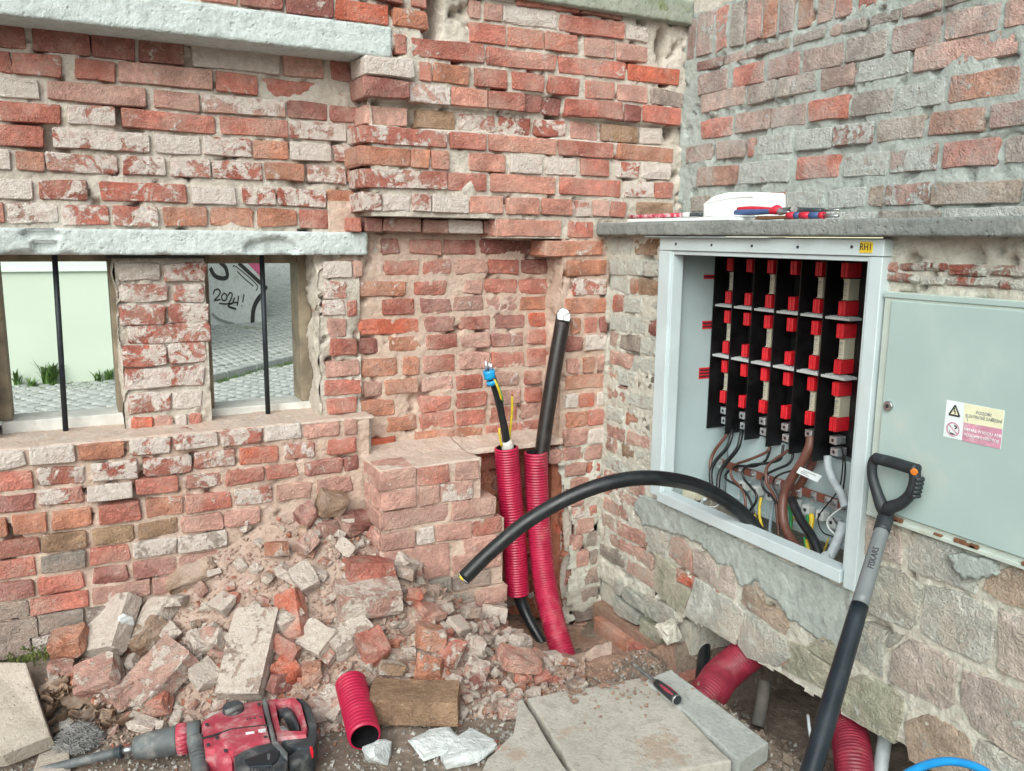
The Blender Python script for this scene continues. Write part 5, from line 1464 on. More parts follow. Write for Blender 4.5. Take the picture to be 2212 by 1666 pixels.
# ------------------------------------------------------------------ closed grey cabinet
gc = thing('meter_cabinet', 'closed grey green metal cabinet with a warning sticker on its door', 'electrical cabinet', (1.9, 1.2, .69))
XG = 1.834
gy = onX(1897, 800, XG).y; gz1, gz0 = onX(1900, 629, XG).z, onX(1866, 1104, XG).z
GB = box('casing', (XG, .62, gz0), (XG+.16, gy, gz1), M['gcab_d'], gc, .003)
dy = onX(1913, 800, XG-.006).y; dz1, dz0 = onX(1917, 648, XG-.006).z, onX(1893, 1098, XG-.006).z
DR = box('door', (XG-.008, .68, dz0), (XG-.0005, dy, dz1), M['gcab'], gc, .002)
box('frame_edge', (XG-.004, .62, gz1-.014), (XG-.0008, gy, gz1-.001), M['gcab'], GB, .001)
box('drip_edge', (XG-.006, .62, gz0-.006), (XG+.02, gy-.004, gz0+.006), M['gcab_d'], gc, .002)
for k in range(9):
    rr = random.Random(k+60); y_ = gy-.05-.5*rr.random(); wv = rr.uniform(.006, .035)
    box('rust_patch', (XG-.0085, y_-wv, gz0+.004), (XG-.0012, y_, gz0+.0075+rr.random()*.008), M['rust'], GB, .0012)
lk = onX(1920, 877, XG-.009)
lo_ = tube('lock', [lk, lk+Vector((-.006, 0, 0))], .0125, M['steel'], DR, 2, 24)
tube('keyhole', [lk+Vector((-.0062, 0, 0)), lk+Vector((-.0075, 0, 0))], .0050, M['ink'], lo_, 2, 12)
xl = XG-.0088; NX = Vector((-1, 0, 0))
def K(x, y): return onX(*P('K', x, y), xl)
st_ = extrude_poly('warning_sticker', [K(685, 312), K(1830, 528), K(1745, 1290), K(615, 1035)], NX, .0006, M['labelw'], DR)
def pk(name, q, m, lift=.0005, par=None):
    pts = [K(*a)+NX*lift for a in q]; return extrude_poly(name, pts, NX, .0004, M[m], par or st_)
pk('yellow_field', [(1040, 385), (1826, 533), (1787, 893), (1020, 760)], 'labely')
pk('red_field', [(1020, 762), (1786, 896), (1742, 1284), (988, 1118)], 'labelp')
ud = (K(1780, 700)-K(1060, 570)).normalized(); vd = (K(1040, 385)-K(1020, 760)).normalized()
hK = (K(1000, 600)-K(1000, 675)).length
text('sticker_text', 'POZOR!', hK*1.15, K(1425, 592)+NX*.0014, ud, vd, M['inkgrey'], st_)
text('sticker_text', 'ELEKTRICKÉ ZAŘÍZENÍ', hK*1.06, K(1420, 685)+NX*.0014, ud, vd, M['inkgrey'], st_, sx=.92)
text('sticker_text', 'NEHAS VODOU ANI', hK*1.10, K(1395, 965)+NX*.0014, ud, vd, M['inkwhite'], st_)
text('sticker_text', 'PĚNOVÝMI PŘÍSTROJI', hK*1.06, K(1375, 1075)+NX*.0014, ud, vd, M['inkwhite'], st_, sx=.92)
def kr(pts, w_, m='ink', smp=None, lift=.0012): return ribbon('symbol', [K(*a) for a in pts], w_, NX, M[m], st_, lift, smp)
pk('triangle_field', [(862, 420), (945, 645), (740, 600)], 'labely', .0007)
wK = (K(0, 0)-K(28, 0)).length
for a, b in (((862, 425), (945, 645)), ((948, 645), (738, 602)), ((738, 604), (864, 420))): kr([a, b], wK, 'ink', 2)
kr([(850, 475), (838, 545)], wK*.6, 'ink', 2); kr([(835, 545), (868, 540)], wK*.5, 'ink', 2); kr([(866, 538), (850, 600)], wK*.6, 'ink', 2)
cir = [(815+118*math.cos(a), 895+130*math.sin(a)+.17*118*math.cos(a)) for a in [2*math.pi*k/20 for k in range(21)]]
kr(cir, wK*.75, 'labelp', 60); kr([(735, 800), (895, 985)], wK*.7, 'labelp', 2)
pk('flame', [(735, 900), (760, 955), (800, 970), (860, 1000), (800, 1005), (750, 975)], 'ink', .0007)
kr([(835, 825), (870, 835), (885, 865), (850, 885)], wK*.7)
pk('scratch_mark', [(1085, 660), (1098, 655), (1110, 735), (1095, 730)], 'inkgrey', .0009)

# ------------------------------------------------------------------ shovel
sv = thing('shovel', 'grey and black garden shovel with D grip leaning on the grey cabinet', 'shovel', (1.5, 1.3, 0))
A0 = onX(1911, 1124, 1.785); A2 = at(1752, 1666, 1.80)
def onaxis(px, py):
    """point of the shaft axis seen nearest to a pixel"""
    best = None
    for i in range(801):
        q = A0.lerp(A2, i/800*1.2); x, y = proj(q); d = (y-py)**2
        if best is None or d < best[0]: best = (d, q)
    return best[1]
J = onaxis(1868, 1308); E_ = A0+(A2-A0)*1.28; ad = (A2-A0).normalized()
tube('upper_shaft', [A0, J], [.0175, .0200], M['shaft_g'], sv, 12, 24)
tube('lower_shaft', [J, A2, E_], [.0208, .0225, .0230, .024], M['shaft_b'], sv, 24, 24)
tube('socket', [A0+ad*.035, A0-ad*.0, A0-ad*.03], [.0195, .0205, .0175], M['grip'], sv, 10, 20)
gx = 1.785
G_ = lambda x, y, dx=0: onX(x, y, gx+dx)
tube('yoke', [A0-ad*.02, G_(1906, 1095), G_(1893, 1060), G_(1884, 1025), G_(1886, 998), G_(1897, 989)], [.017, .0165, .0135, .0125, .0125, .014], M['grip'], sv, 40, 18)
tube('yoke', [A0-ad*.02, G_(1920, 1098), G_(1945, 1088), G_(1966, 1068), G_(1976, 1040), G_(1976, 1018)], [.017, .0175, .0150, .0135, .0135, .014], M['grip'], sv, 40, 18)
tube('grip_bar', [G_(1890, 990), G_(1930, 1000), G_(1982, 1016)], [.0145, .0150, .0150], M['grip'], sv, 16, 20)
for k in range(5):
    p = G_(1979-2*k, 1034+9*k); tube('grip_rib', [p+Vector((-.012, -.006, 0)), p+Vector((.012, -.010, 0))], .0062, M['grip'], sv, 3, 10)
gd = (G_(1982, 1016)-G_(1930, 1000)).normalized()
tube('end_cap', [G_(1981, 1016)+gd*.002+Vector((-.0115, 0, -.001)), G_(1981, 1016)+gd*.003+Vector((-.0155, 0, -.002))], .0085, M['orange'], sv, 2, 16)
# blade set in the trench, below the picture
bl = Vector((0, -1, 0)); side = ad.cross(Vector((0, 0, 1))).normalized(); nb = side.cross(ad).normalized()
vs_, fs = [], []
for i in range(9):
    t = i/8; hw = .10*(1-.75*max(0, t-.45)**1.6*2.2)
    for k in range(-3, 4): vs_.append(ad*(t*.27)+side*(hw*k/3)+nb*(.025*(k/3)**2*(1-t)))
for i in range(8):
    for k in range(6): a = i*7+k; fs.append((a, a+1, a+8, a+7))
bo = put('blade', mesh('blade', vs_, fs, True), sv, M['shaft_b'], E_-ad*.03)
sm_ = bo.modifiers.new('thick', 'SOLIDIFY'); sm_.thickness = .003
# lettering along the shaft
ta, tb = onaxis(*P('8', 1795, 1185)), onaxis(*P('8', 1850, 1005))
tu = (tb-ta).normalized(); mid = (ta+tb)/2; vdir = (CAM-mid).normalized(); tn = (vdir-tu*vdir.dot(tu)).normalized(); tv = tn.cross(tu)
tx = text('shaft_text', 'FISKARS', .021, mid+tn*.0202, tu, tv, M['ink'], sv, sx=(tb-ta).length/.083)

# ------------------------------------------------------------------ demolition hammer
dh = thing('hammer_drill', 'dusty red and black demolition hammer lying on its side with a chisel bit', 'power tool', onZ(450, 1600, .0))
ZH = .095
def DQ(pts, z=ZH): return [onZ(*P('d', *q), z) for q in pts]
UP = Vector((0, 0, 1))
def axp_(x, y, z): return onZ(*P('d', x, y), z)
def dpart(name, pts, z, dep, m, bev=.008, parent=None): return extrude_poly(name, DQ(pts, z), UP, dep, M[m], parent or dh, bev, False)
dpart('housing', [(1388, 450), (1470, 395), (1560, 350), (1690, 315), (1812, 298), (1838, 430), (1872, 575), (1760, 610), (1650, 655), (1600, 700), (1545, 705), (1498, 668), (1478, 640), (1418, 636), (1395, 520)], .098, .09, 'tool_red', .016)
dpart('gear_cover', [(1480, 462), (1600, 420), (1826, 395), (1868, 575), (1760, 606), (1650, 650), (1610, 668), (1540, 600)], .108, .03, 'tool_red', .010)
dpart('seam', [(1812, 296), (1842, 292), (1872, 430), (1908, 575), (1990, 668), (1985, 700), (1960, 690), (1880, 590), (1846, 440)], .109, .10, 'tool_gry', .004)
# rear handle: a closed loop
outer = [(1842, 297), (1950, 286), (2040, 284), (2085, 330), (2128, 490), (2120, 552), (1912, 572), (1872, 430)]
inner_ = [(1905, 325), (2005, 310), (2040, 350), (2092, 470), (2085, 512), (1990, 512), (1935, 480), (1918, 400)]
def loop(name, o_, i_, z, dep, m, parent=None, bev=.0):
    O, I = DQ(o_, z), DQ(i_, z); n = len(O); c = sum(O, Vector())/n; vs_, fs = [], []
    ring = lambda L, dz, k: [p*1+(c-p)*k-c+Vector((0, 0, dz)) for p in L]
    vs_ += ring(O, -dep, 0)+ring(O, -.008, 0)+ring(O, 0, .06)+ring(I, 0, -.06)+ring(I, -.010, 0)+ring(I, -dep, 0)
    for k in range(5):
        for i in range(n): a, b = k*n+i, k*n+(i+1) % n; fs.append((a, b, b+n, a+n))
    for i in range(n): a, b = 5*n+i, 5*n+(i+1) % n; fs.append((a, b, (i+1) % n, i))
    me = mesh(name, vs_, fs); bm = bmesh.new(); bm.from_mesh(me); bmesh.ops.recalc_face_normals(bm, faces=bm.faces[:]); bm.to_mesh(me); bm.free()
    return put(name, me, parent or dh, M[m], c)
loop('handle', outer, inner_, .095, .07, 'tool_red')
dpart('handle_grip', [(2042, 284), (2098, 296), (2150, 345), (2188, 470), (2192, 560), (2172, 625), (2120, 640), (2050, 640), (1998, 610), (1918, 574), (2122, 554), (2132, 490), (2088, 330)], .088, .07, 'tool_blk', .012)
dpart('trigger', [(1918, 366), (1985, 350), (2010, 362), (2068, 465), (2066, 492), (2040, 480), (1990, 405), (1930, 402)], .080, .04, 'tool_blk', .006)
dpart('lock_button', [(1935, 482), (1965, 480), (1992, 505), (1940, 505)], .099, .02, 'tool_gry', .003)
dpart('motor_cover', [(1616, 690), (1660, 655), (1770, 612), (1880, 590), (1985, 680), (1992, 745), (1975, 830), (1880, 900), (1700, 900), (1630, 830)], .104, .10, 'tool_blk', .012)
dpart('motor_panel', [(1690, 712), (1880, 640), (1942, 652), (1920, 715), (1880, 752), (1720, 762)], .109, .02, 'shaft_b', .006)
dpart('tail', [(1990, 690), (2060, 640), (2150, 628), (2165, 660), (2130, 690), (2080, 720), (1998, 790)], .085, .07, 'tool_blk', .008)
for k in range(11): dpart('vent', [(1728+k*21, 772-k*2), (1735+k*21, 772-k*2), (1737+k*21, 806-k*2), (1730+k*21, 806-k*2)], .1055, .004, 'ink', 0)
for sx_, sy_ in ((1430, 470), (1440, 610), (1560, 650), (1790, 330), (1835, 560), (1500, 560)):
    p = axp_(sx_, sy_, .1085); tube('screw', [p-Vector((0, 0, .004)), p+Vector((0, 0, .0005))], .0048, M['ink'], dh, 2, 10)
dpart('side_seam', [(1402, 560), (1480, 540), (1600, 500), (1860, 470), (1862, 476), (1602, 507), (1482, 547), (1404, 567)], .1088, .004, 'ink', 0)
dpart('badge', [(1845, 676), (1870, 673), (1868, 708), (1858, 718), (1848, 704)], .1105, .004, 'tool_gry', .001)
dpart('red_button', [(2140, 625), (2160, 622), (2165, 655), (2146, 660)], .090, .02, 'red', .002)
tube('power_lead', [onZ(*P('d', 2118, 640), .07), onZ(*P('d', 2100, 700), .05), onZ(*P('d', 2085, 780), .03), onZ(*P('d', 2060, 900), .015)], [.013, .011, .008, .007], M['tool_gry'], dh, 24, 14)
# selector knob
kc = onZ(*P('d', 1612, 372), .10); ks = tube('selector_knob', [kc-Vector((0, 0, .01)), kc+Vector((0, 0, .012))], [.030, .027], M['tool_blk'], dh, 3, 24)
a, b = onZ(*P('d', 1560, 392), .114), onZ(*P('d', 1672, 350), .114)
tube('knob_bar', [a, b], .0075, M['tool_gry'], ks, 3, 8)
# chuck and bit along one axis
axp = lambda x, y, z: onZ(*P('d', x, y), z)
a0, a1 = axp(925, 640, .050), axp(1395, 548, .058)
def alng(t): return a0.lerp(a1, t)
tube('chuck', [alng(-.01), alng(.05), alng(.18), alng(.42), alng(.63)], [.022, .030, .034, .037, .038], M['tool_gry'], dh, 30, 24)
cr_ = tube('ribbed_collar', [alng(.63), alng(.80)], [.0385, .0385], M['tool_red'], dh, 4, 28)
axd = (a1-a0).normalized(); ax_u = axd.orthogonal().normalized(); ax_v = axd.cross(ax_u)
for k in range(20):
    an = 2*math.pi*k/20; o_ = (ax_u*math.cos(an)+ax_v*math.sin(an))*.0385
    tube('rib', [alng(.65)+o_, alng(.78)+o_], .0025, M['tool_red'], cr_, 2, 6)
tube('clamp_band', [alng(.80), alng(.99)], [.041, .041], M['tool_gry'], dh, 3, 28)
hb = axp(1350, 590, .075)
tube('side_handle', [hb+Vector((0, 0, .008)), axp(1360, 640, .070), axp(1372, 720, .058), axp(1385, 800, .045), axp(1395, 900, .035)], [.022, .0195, .0185, .0195, .021], M['tool_gry'], dh, 36, 18)
for k in range(6):
    p, q = axp(1363+5*k, 665+26*k, .068-.005*k), axp(1366+5*k, 678+26*k, .066-.005*k)
    tube('grip_ring', [p, q], .0205, M['tool_gry'], dh, 2, 16)
b0, b1 = axp(925, 640, .050), axp(320, 786, .012)
tube('shank', [b0, b0.lerp(b1, .14)], .0100, M['steel'], dh, 3, 16)
tube('dust_collar', [b0.lerp(b1, .13), b0.lerp(b1, .15), b0.lerp(b1, .17), b0.lerp(b1, .21)], [.016, .020, .016, .014], M['tool_blk'], dh, 9, 18)
tube('chisel_bit', [b0.lerp(b1, .20), b0.lerp(b1, .5), b1, b0.lerp(b1, 1.25)], [.0125, .0125, .0120, .008], M['tool_gry'], dh, 16, 14)
for k, (x, y, w_, h_) in enumerate([(1697, 524, 60, 16), (1784, 505, 52, 20), (1800, 520, 34, 8)]):
    dpart('worn_print', [(x, y+4), (x+w_, y-5), (x+w_+3, y+h_-5), (x+3, y+h_+4)], .1086, .0006, 'inkwhite', 0)
for k, (x, y, w_, h_) in enumerate([(1705, 432, 8, 12), (1722, 429, 14, 10), (1750, 426, 18, 9), (1790, 418, 22, 9)]):
    dpart('worn_print', [(x, y), (x+w_, y-3), (x+w_+2, y+h_-3), (x+2, y+h_)], .1086, .0006, 'tool_blk', 0)
dh.location = Vector(dh.location)

# ------------------------------------------------------------------ chisel on the slab
ch = thing('wood_chisel', 'worn chisel with red and black handle lying on the kerb block', 'chisel', onZ(1420, 1475, .07))
c0, c1, c2 = onZ(*P('7', 497, 712), .085), onZ(*P('7', 668, 850), .080), onZ(*P('7', 812, 970), .078)
tube('blade', [c0, c0.lerp(c1, .5), c1], [.005, .0055, .006], M['tool_gry'], ch, 9, 8)
tube('ferrule', [c0.lerp(c1, .93), c1.lerp(c2, .04)], [.0085, .0115], simple('brass_ferrule', (.22, .19, .15), .5, .4), ch, 3, 16)
tube('handle', [c1, c1.lerp(c2, .2), c1.lerp(c2, .55), c1.lerp(c2, .95)], [.012, .0135, .0150, .0155], M['grip'], ch, 16, 18)
hd = (c2-c1).normalized(); hs = hd.cross(UP).normalized()
for s_ in (-1, 1):
    tube('red_inlay', [c1.lerp(c2, .22)+UP*.0075+hs*s_*.006, c1.lerp(c2, .55)+UP*.0088+hs*s_*.006, c1.lerp(c2, .88)+UP*.0088+hs*s_*.006], [.004, .0065, .005], simple('faded_red_inlay', (.30, .035, .06), .6, dust=(.3, .22, .2), dfac=.35), ch, 9, 8)
tube('end_cap', [c1.lerp(c2, .94), c2], .0158, M['steel'], ch, 2, 18)
tube('end_disc', [c2, c2+hd*.0012], .0138, M['grip'], ch, 2, 18)

# ------------------------------------------------------------------ things on the shelf slab
zs_ = zS+.002
def SP(x, y, X): return onX(*P('S', x, y), X)
XA = 1.93
fix = zs_+.012-SP(1000, 300, XA).z
def spoly(name, pts, dep, m, label=None, cat=None, parent=None, X=XA, bev=.004, dz=0.0):
    W = [SP(*q, X)+Vector((0, 0, dz)) for q in pts]
    o = extrude_poly(name, W, Vector((-1, 0, 0)), dep, M[m], parent, bev)
    if label: tag(o, label, cat)
    return o
cv = thing('plastic_cover', 'white plastic cover with sloping front standing on the shelf slab', 'plastic cover', (XA, 2.18, zs_+.012))
spoly('cover_shell', [(800, 305), (800, 182), (900, 108), (1020, 76), (1262, 74), (1280, 96), (1282, 305)], .13, 'white', parent=cv, bev=.008)
spoly('cover_rim', [(818, 178), (905, 118), (1040, 88), (1250, 86), (1262, 118), (1050, 130), (900, 165)], .002, 'white', parent=cv, X=XA-.003, bev=.001)
tr = box('plastic_tray', (1.83, 2.055, zs_), (2.06, 2.60, zs_+.011), M['white'], None, .002)
tag(tr, 'flat white plastic sheet lying under the white cover', 'plastic sheet')
fl = thing('painted_stick', 'flaking red and white stick with a black end lying on the shelf slab', 'stick', SP(450, 310, 1.86))
def trange(x0, y0, x1, y1, r, m, name, parent, X=1.86, seg=12, rr=None): return tube(name, [SP(x0, y0, X), SP(x1, y1, X)], rr or r, M[m], parent, 5, seg)
fl_m = simple('flaking_red_paint', (.45, .02, .06), .5, var=.2, dust=(.75, .72, .70), dfac=.55, dscale=45)
tube('body', [SP(120, 306, 1.90), SP(625, 285, 1.90)], .0095, fl_m, fl, 6, 4)
trange(625, 285, 690, 280, .0098, 'white', 'band', fl, 1.90, 4)
trange(690, 280, 790, 284, .0092, 'tool_blk', 'end_piece', fl, 1.90, 4)
def pliers(label, hx0, hy0, hx1, hy1, jx, jy, X, long_):
    t = thing('pliers', label, 'pliers', SP(hx1, hy1, X))
    for s_, mm in ((0, 'pl_blue'), (1, 'pl_red')):
        off = Vector((.012*s_, 0, .010*s_-.002))
        tube('grip', [SP(hx0, hy0, X)+off, SP((hx0*2+hx1)/3, (hy0*2+hy1)/3, X)+off, SP((hx0+2*hx1)/3, (hy0+2*hy1)/3, X)+off*.8, SP(hx1, hy1, X)+off*.5], [.0075, .0095, .0088, .0075], M[mm], t, 14, 12)
        tube('guard', [SP(hx1-6, hy1, X)+off*.5, SP(hx1+45, hy1-10, X)+off*.4, SP(hx1+75, hy1, X)+off*.4], [.0085, .0135, .0085], M['pl_red'], t, 8, 12)
    tube('jaw', [SP(hx1+70, hy1, X), SP((hx1+jx)/2, (hy1+jy)/2, X), SP(jx, jy, X)], [.010, .0085 if long_ else .011, .003], M['steel'], t, 10, 8)
    return t
pliers('pliers with blue and red grips propped beside the white cover', 1100, 258, 1430, 252, 1600, 262, 1.88, False)
sd_ = thing('screwdriver', 'screwdriver with red and blue striped handle on the edge of the shelf slab', 'screwdriver', SP(1750, 290, 1.845))
for a, b, mm in ((1582, 1650, 'pl_red'), (1650, 1700, 'pl_blue'), (1700, 1790, 'pl_red'), (1790, 1880, 'pl_blue'), (1880, 1920, 'pl_red')):
    tube('handle', [SP(a, 290, 1.845), SP(b, 290, 1.845)], .0095, M[mm], sd_, 3, 14)
tube('shaft', [SP(1920, 291, 1.845), SP(2050, 297, 1.845)], [.0065, .004], M['steel'], sd_, 3, 10)
cl = thing('hand_tool', 'black tool lying behind the pliers on the shelf slab', 'tool', SP(1750, 245, 1.95))
tube('arm', [SP(1540, 235, 1.93), SP(1640, 240, 1.93), SP(1905, 246, 1.93)], [.006, .0085, .0075], M['tool_blk'], cl, 9, 8)
tube('pivot', [SP(1640, 236, 1.915), SP(1642, 236, 1.935)], .010, M['steel'], cl, 2, 12)
tube('tip', [SP(1905, 246, 1.93), SP(2060, 238, 1.93)], [.004, .0025], M['steel'], cl, 3, 8)
rp = spoly('rusty_strip', [(1270, 330), (1300, 296), (1560, 292), (1600, 318), (1420, 322)], .05, 'rust', 'rusty metal strip under the pliers on the shelf slab', 'metal strip', None, 1.855, .001)

# ------------------------------------------------------------------ the street seen through the two openings
hs_ = thing('house', 'pale green plastered house across the cobbled street', 'house', (-1.5, 9.0, 0))
YH = 8.93
hz = onY(*P('4', 300, 292), YH).z
box('wall', (-7, YH, -.2), (.78, YH+5, hz), M['housegreen'], hs_)
box('upper_wall', (-7, YH-.025, hz), (.79, YH+5, 5.6), M['housetop'], hs_, .006)
box('cornice', (-7.0, YH-.035, hz-.002), (.80, YH-.0, hz+.018), M['housetop'], hs_, .004)
h2 = thing('house', 'cream coloured house rising behind the mossy coping at the top', 'house', (10, 13, 0))
box('wall', (7.2, 11, 0), (14, 16, 6.5), M['housecream'], h2)
box('roof', (6.9, 10.7, 6.5), (14.3, 16.3, 6.7), M['rust'], h2)
# street level and the steeper lane beyond the kerb
LP = Vector((1.534, 8.80, 0)); LD = Vector((.70, .714, 0)).normalized(); LN = Vector((-LD.y, LD.x, 0))
SLP = .125
def lane_z(x, y):
    d = (Vector((x, y, 0))-LP).dot(LN); return .07+SLP*d if d > 0 else 0
def street_sheet():
    A = LP-LD*.95; Bq = LP+LD*40
    me = mesh('street', [(-60, 3.1, 0), (60, 3.1, 0), (60, 80, 0), (-60, 80, 0)], [(0, 1, 2, 3)])
    o = put('street', me, None, M['joint']); o['kind'] = 'structure'
    C_ = Bq+LN*30; D_ = Vector((A.x, A.y+(Bq-A).dot(LD)*0+44, 0)); dD = (D_-LP).dot(LN)
    me = mesh('lane', [(A.x, A.y, .07), (Bq.x, Bq.y, .07), (C_.x, C_.y, .07+SLP*30), (D_.x, D_.y, .07+SLP*dD)], [(0, 1, 2, 3)])
    o2 = put('lane', me, None, M['joint']); o2['kind'] = 'structure'
    return o, o2
stt, lane = street_sheet()
sv_ = []
for k in range(6):
    rg = random.Random(k+300); vs_, fs = [], []
    n = 8
    for lev, sc, z in ((0, 1.0, -.03), (1, 1.0, .006), (2, .80, .016)):
        for i in range(n):
            a = 2*math.pi*(i+.5)/n; ex = lambda q: math.copysign(abs(q)**.45, q)
            vs_.append((ex(math.cos(a))*.05*sc*rg.uniform(.93, 1.05), ex(math.sin(a))*.05*sc*rg.uniform(.93, 1.05), z+rg.uniform(-.002, .002)))
    for l in range(2):
        for i in range(n): a, b = l*n+i, l*n+(i+1) % n; fs.append((a, b, b+n, a+n))
    vs_.append((0, 0, .020)); fs += [(2*n+i, 2*n+(i+1) % n, 3*n) for i in range(n)]
    me = mesh('cobblestone', vs_, fs); me.materials.append(M['cobble']); sv_.append(me)
rc = random.Random(77); cand = []
ca, sa = math.cos(R(28)), math.sin(R(28))
i = 0
for gi in range(-60, 120):
    for gj in range(-60, 140):
        u_, v_ = gi*.128, gj*.108+(.054 if gi % 2 else 0)
        x = ca*u_-sa*v_; y = sa*u_+ca*v_+5.0
        if not (-1.5 < x < 4.0 and 4.2 < y < 10.5): continue
        d = (Vector((x, y, 0))-LP).dot(LN)
        if (d > -.06 and x > .84) or (y > YH-.05 and x < .85): continue
        px, py = proj((x, y, 0))
        seen = (10 < px < 255 or 448 < px < 672) and 780 < py < 930
        cand.append((0 if seen else 1, y, x))
cand.sort()
def cob_tf(x, y, k): return Matrix.Translation((x+rc.uniform(-.006, .006), y+rc.uniform(-.006, .006), rc.uniform(-.004, .004))) @ Matrix.Rotation(R(28)+rc.uniform(-.08, .08), 4, 'Z') @ Matrix.Diagonal((rc.uniform(.98, 1.14), rc.uniform(.86, .98), 1, 1))
bulk_v, bulk_f = [], []
def bulk(me, mt):
    k = len(bulk_v); bulk_v.extend([mt @ v.co for v in me.vertices]); bulk_f.extend([tuple(q+k for q in p.vertices) for p in me.polygons])
for k, (s_, y, x) in enumerate(cand):
    mt = cob_tf(x, y, k)
    if k < 300:
        o = bpy.data.objects.new('cobblestone', sv_[k % 6]); COL.objects.link(o); o.parent = stt
        o.matrix_local = Matrix.Translation(-Vector(stt.location)) @ mt
    else: bulk(sv_[k % 6], mt)
o = put('cobbles', mesh('cobbles', bulk_v, bulk_f), stt, M['cobble']); o['kind'] = 'stuff'
bulk_v, bulk_f = [], []
for gi in range(-10, 110):
    for gj in range(1, 95):
        q = LP+LD*(gi*.13-2.5+(.065 if gj % 2 else 0))+LN*(gj*.105)
        px, py = proj((q.x, q.y, lane_z(q.x, q.y)))
        if not (430 < px < 690 and 540 < py < 850): continue
        z = lane_z(q.x, q.y)
        mt = Matrix.Translation((q.x, q.y, z+rc.uniform(-.004, .004))) @ Matrix.Rotation(math.atan2(LD.y, LD.x)+rc.uniform(-.1, .1), 4, 'Z') @ Matrix.Rotation(math.atan(SLP), 4, 'X') @ Matrix.Diagonal((rc.uniform(1.0, 1.2), rc.uniform(.86, 1.0), 1, 1))
        bulk(sv_[(gi*7+gj) % 6], mt)
o = put('cobbles', mesh('cobbles', bulk_v, bulk_f), lane, M['cobble']); o['kind'] = 'stuff'
kb = thing('kerb', 'low stone kerb where the lane starts to climb', 'kerb', LP)
for k in range(-1, 12):
    q = LP+LD*(k*.5-.1); bm = bmesh.new()
    add_box(bm, (-.245, -.05, -.06), (.245, .05, .085), .01, 1, Matrix.Rotation(math.atan2(LD.y, LD.x), 4, 'Z'))
    put('kerb_stone', bmmesh('kerb_stone', bm), kb, M['cobble'], q+LN*.02)
# graffiti wall on the lane
def on_lane(px, py):
    d = ray(px, py); n = Vector((-SLP*LN.x, -SLP*LN.y, 1)); p0 = LP+Vector((0, 0, .07))
    return CAM+d*((p0-CAM).dot(n)/d.dot(n))
g0, g1 = on_lane(*P('4', 1305, 630)), on_lane(*P('4', 1622, 606))
gdir = (g1-g0); gdir.z = 0; gdir.normalize(); gn_ = Vector((gdir.y, -gdir.x, 0))
if gn_.dot(CAM-g0) < 0: gn_ = -gn_
gw = thing('graffiti_wall', 'pale plastered wall with black graffiti on the lane behind the openings', 'wall', g0)
ge = g0-gdir*6
pts = [ge+Vector((0, 0, -1.5)), g1+Vector((0, 0, -.3)), g1+Vector((0, 0, .55)), g1+gdir*-.06+Vector((0, 0, 1.9)), ge+Vector((0, 0, 1.9))]
extrude_poly('plaster_face', pts, gn_, .3, M['graf'], gw, .01)
def GP(x, y):
    d = ray(*P('4', x, y)); return CAM+d*((g0-CAM).dot(gn_)/d.dot(gn_))
kpx = (GP(1400, 450)-GP(1500, 450)).length/100
def gs_(pts, w_, m='ink'): return ribbon('graffiti', [GP(*q) for q in pts], w_*kpx, gn_, M[m], gw, .004)
for q in ([(1310, 432), (1318, 408), (1340, 402), (1352, 420), (1338, 447), (1316, 470), (1354, 464)], [(1378, 424), (1362, 442), (1366, 468), (1386, 468), (1394, 444), (1378, 424)],
          [(1400, 440), (1412, 422), (1426, 434), (1418, 462), (1406, 488), (1440, 482)], [(1442, 452), (1432, 478), (1458, 484)], [(1464, 442), (1462, 470), (1456, 504)], [(1498, 432), (1490, 482)], [(1485, 500), (1484, 507)],
          [(1345, 488), (1385, 492), (1432, 486)], [(1432, 486), (1400, 504), (1445, 520)], [(1405, 512), (1450, 524)]): gs_(q, 7)
gs_([(1290, 270), (1318, 318), (1365, 335), (1395, 322), (1385, 270), (1350, 235)], 20)
gs_([(1465, 240), (1530, 300), (1590, 355), (1640, 400)], 20)
gs_([(1620, 425), (1580, 470), (1556, 530), (1550, 612)], 26)
gs_([(1300, 552), (1350, 590), (1440, 618)], 14, 'inkgrey')
for q in ([(1430, 264), (1452, 264), (1575, 372), (1572, 410)], [(1456, 290), (1500, 335), (1556, 382)]): gs_(q, 5)
pkm = simple('pink_spray_paint', (.62, .12, .25), .7)
ex_ = [GP(*q)+gn_*.003 for q in ((1520, 240), (1606, 240), (1606, 330))]
extrude_poly('graffiti', ex_, gn_, .002, pkm, gw)
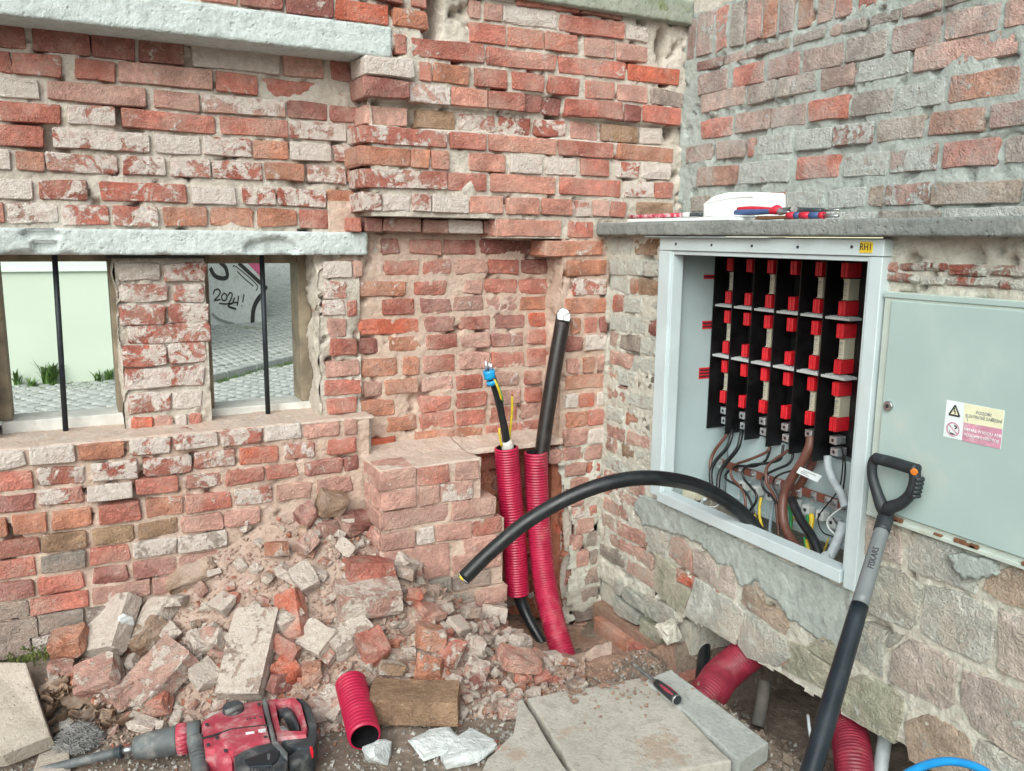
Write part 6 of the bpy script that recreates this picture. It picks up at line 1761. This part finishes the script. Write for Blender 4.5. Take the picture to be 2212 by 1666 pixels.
# weeds at the foot of the green house, moss by the wall foot
def weed(name, x, y, z, n, h_, label, sd, m='weed', grp=None):
    rg = random.Random(sd); vs_, fs = [], []
    for _ in range(n):
        a = rg.uniform(0, 6.28); l = h_*rg.uniform(.5, 1.1); lean = rg.uniform(.15, .8); w_ = l*rg.uniform(.05, .13)
        d = Vector((math.cos(a), math.sin(a), 0)); s_ = Vector((-d.y, d.x, 0)); k = len(vs_); b = Vector((rg.uniform(-.05, .05)*h_*4, rg.uniform(-.02, .02), 0))
        for i in range(4):
            t = i/3; p = b+d*(l*lean*t*t)+Vector((0, 0, l*t*(1-.25*t*lean)))
            ww = w_*(1-t)**.6*(.6+t) if i < 3 else 0.001
            vs_ += [p+s_*ww, p-s_*ww]
        for i in range(3): a_ = k+2*i; fs.append((a_, a_+1, a_+3, a_+2))
    o = put(name, mesh(name, vs_, fs), None, M[m], (x, y, z)); tag(o, label, 'weed', grp); return o
def foot(px): p = onY(*P('4', px, 985), YH-.05); return p.x
weed('weed', foot(305), YH-.06, 0, 44, .25, 'tallest leafy green weed at the foot of the green house', 1)
weed('weed', foot(200), YH-.14, -.02, 50, .12, 'bushy green weed left of the tallest one by the house', 2)
weed('weed', foot(105), YH-.05, 0, 18, .17, 'thin spiky weed at the left end of the house foot', 3)
weed('weed', foot(600), YH-.05, 0, 26, .12, 'small yellowish weed by the house foot near the pier', 4)
weed('weed', foot(670), YH-.05, 0, 26, .13, 'small weed at the right end of the house foot', 5)
rg = random.Random(9); vs_, fs = [], []
def tuft(x, y, z, n, h_, sp):
    for _ in range(n):
        a = rg.uniform(0, 6.28); l = h_*rg.uniform(.4, 1); bx, by = x+rg.gauss(0, sp), y+rg.gauss(0, sp); k = len(vs_)
        vs_.extend([Vector((bx-.003, by, z)), Vector((bx+.003, by, z)), Vector((bx+l*.5*math.cos(a), by+l*.5*math.sin(a), z+l))]); fs.append((k, k+1, k+2))
for k in range(60):
    t = rg.random(); q = LP+LD*(-1.2+2.0*t)-LN*.05; tuft(q.x, q.y, 0, 14, .05, .04)
for k in range(120): tuft(rg.uniform(-.5, .9), YH-.05-abs(rg.gauss(0, .35)), 0, 8, .035, .05)
o = put('grass', mesh('grass', vs_, fs), None, M['weed']); o['kind'] = 'stuff'
vs_, fs = [], []
for k in range(160):
    x = rg.uniform(-.25, .16); z0_ = T(x, 2.76)
    tuft(x, 2.775-abs(rg.gauss(0, .02)), z0_-.004+abs(rg.gauss(0, .02)), 6, .012, .008)
o = put('moss', mesh('moss', vs_, fs), None, M['mossm']); o['kind'] = 'stuff'
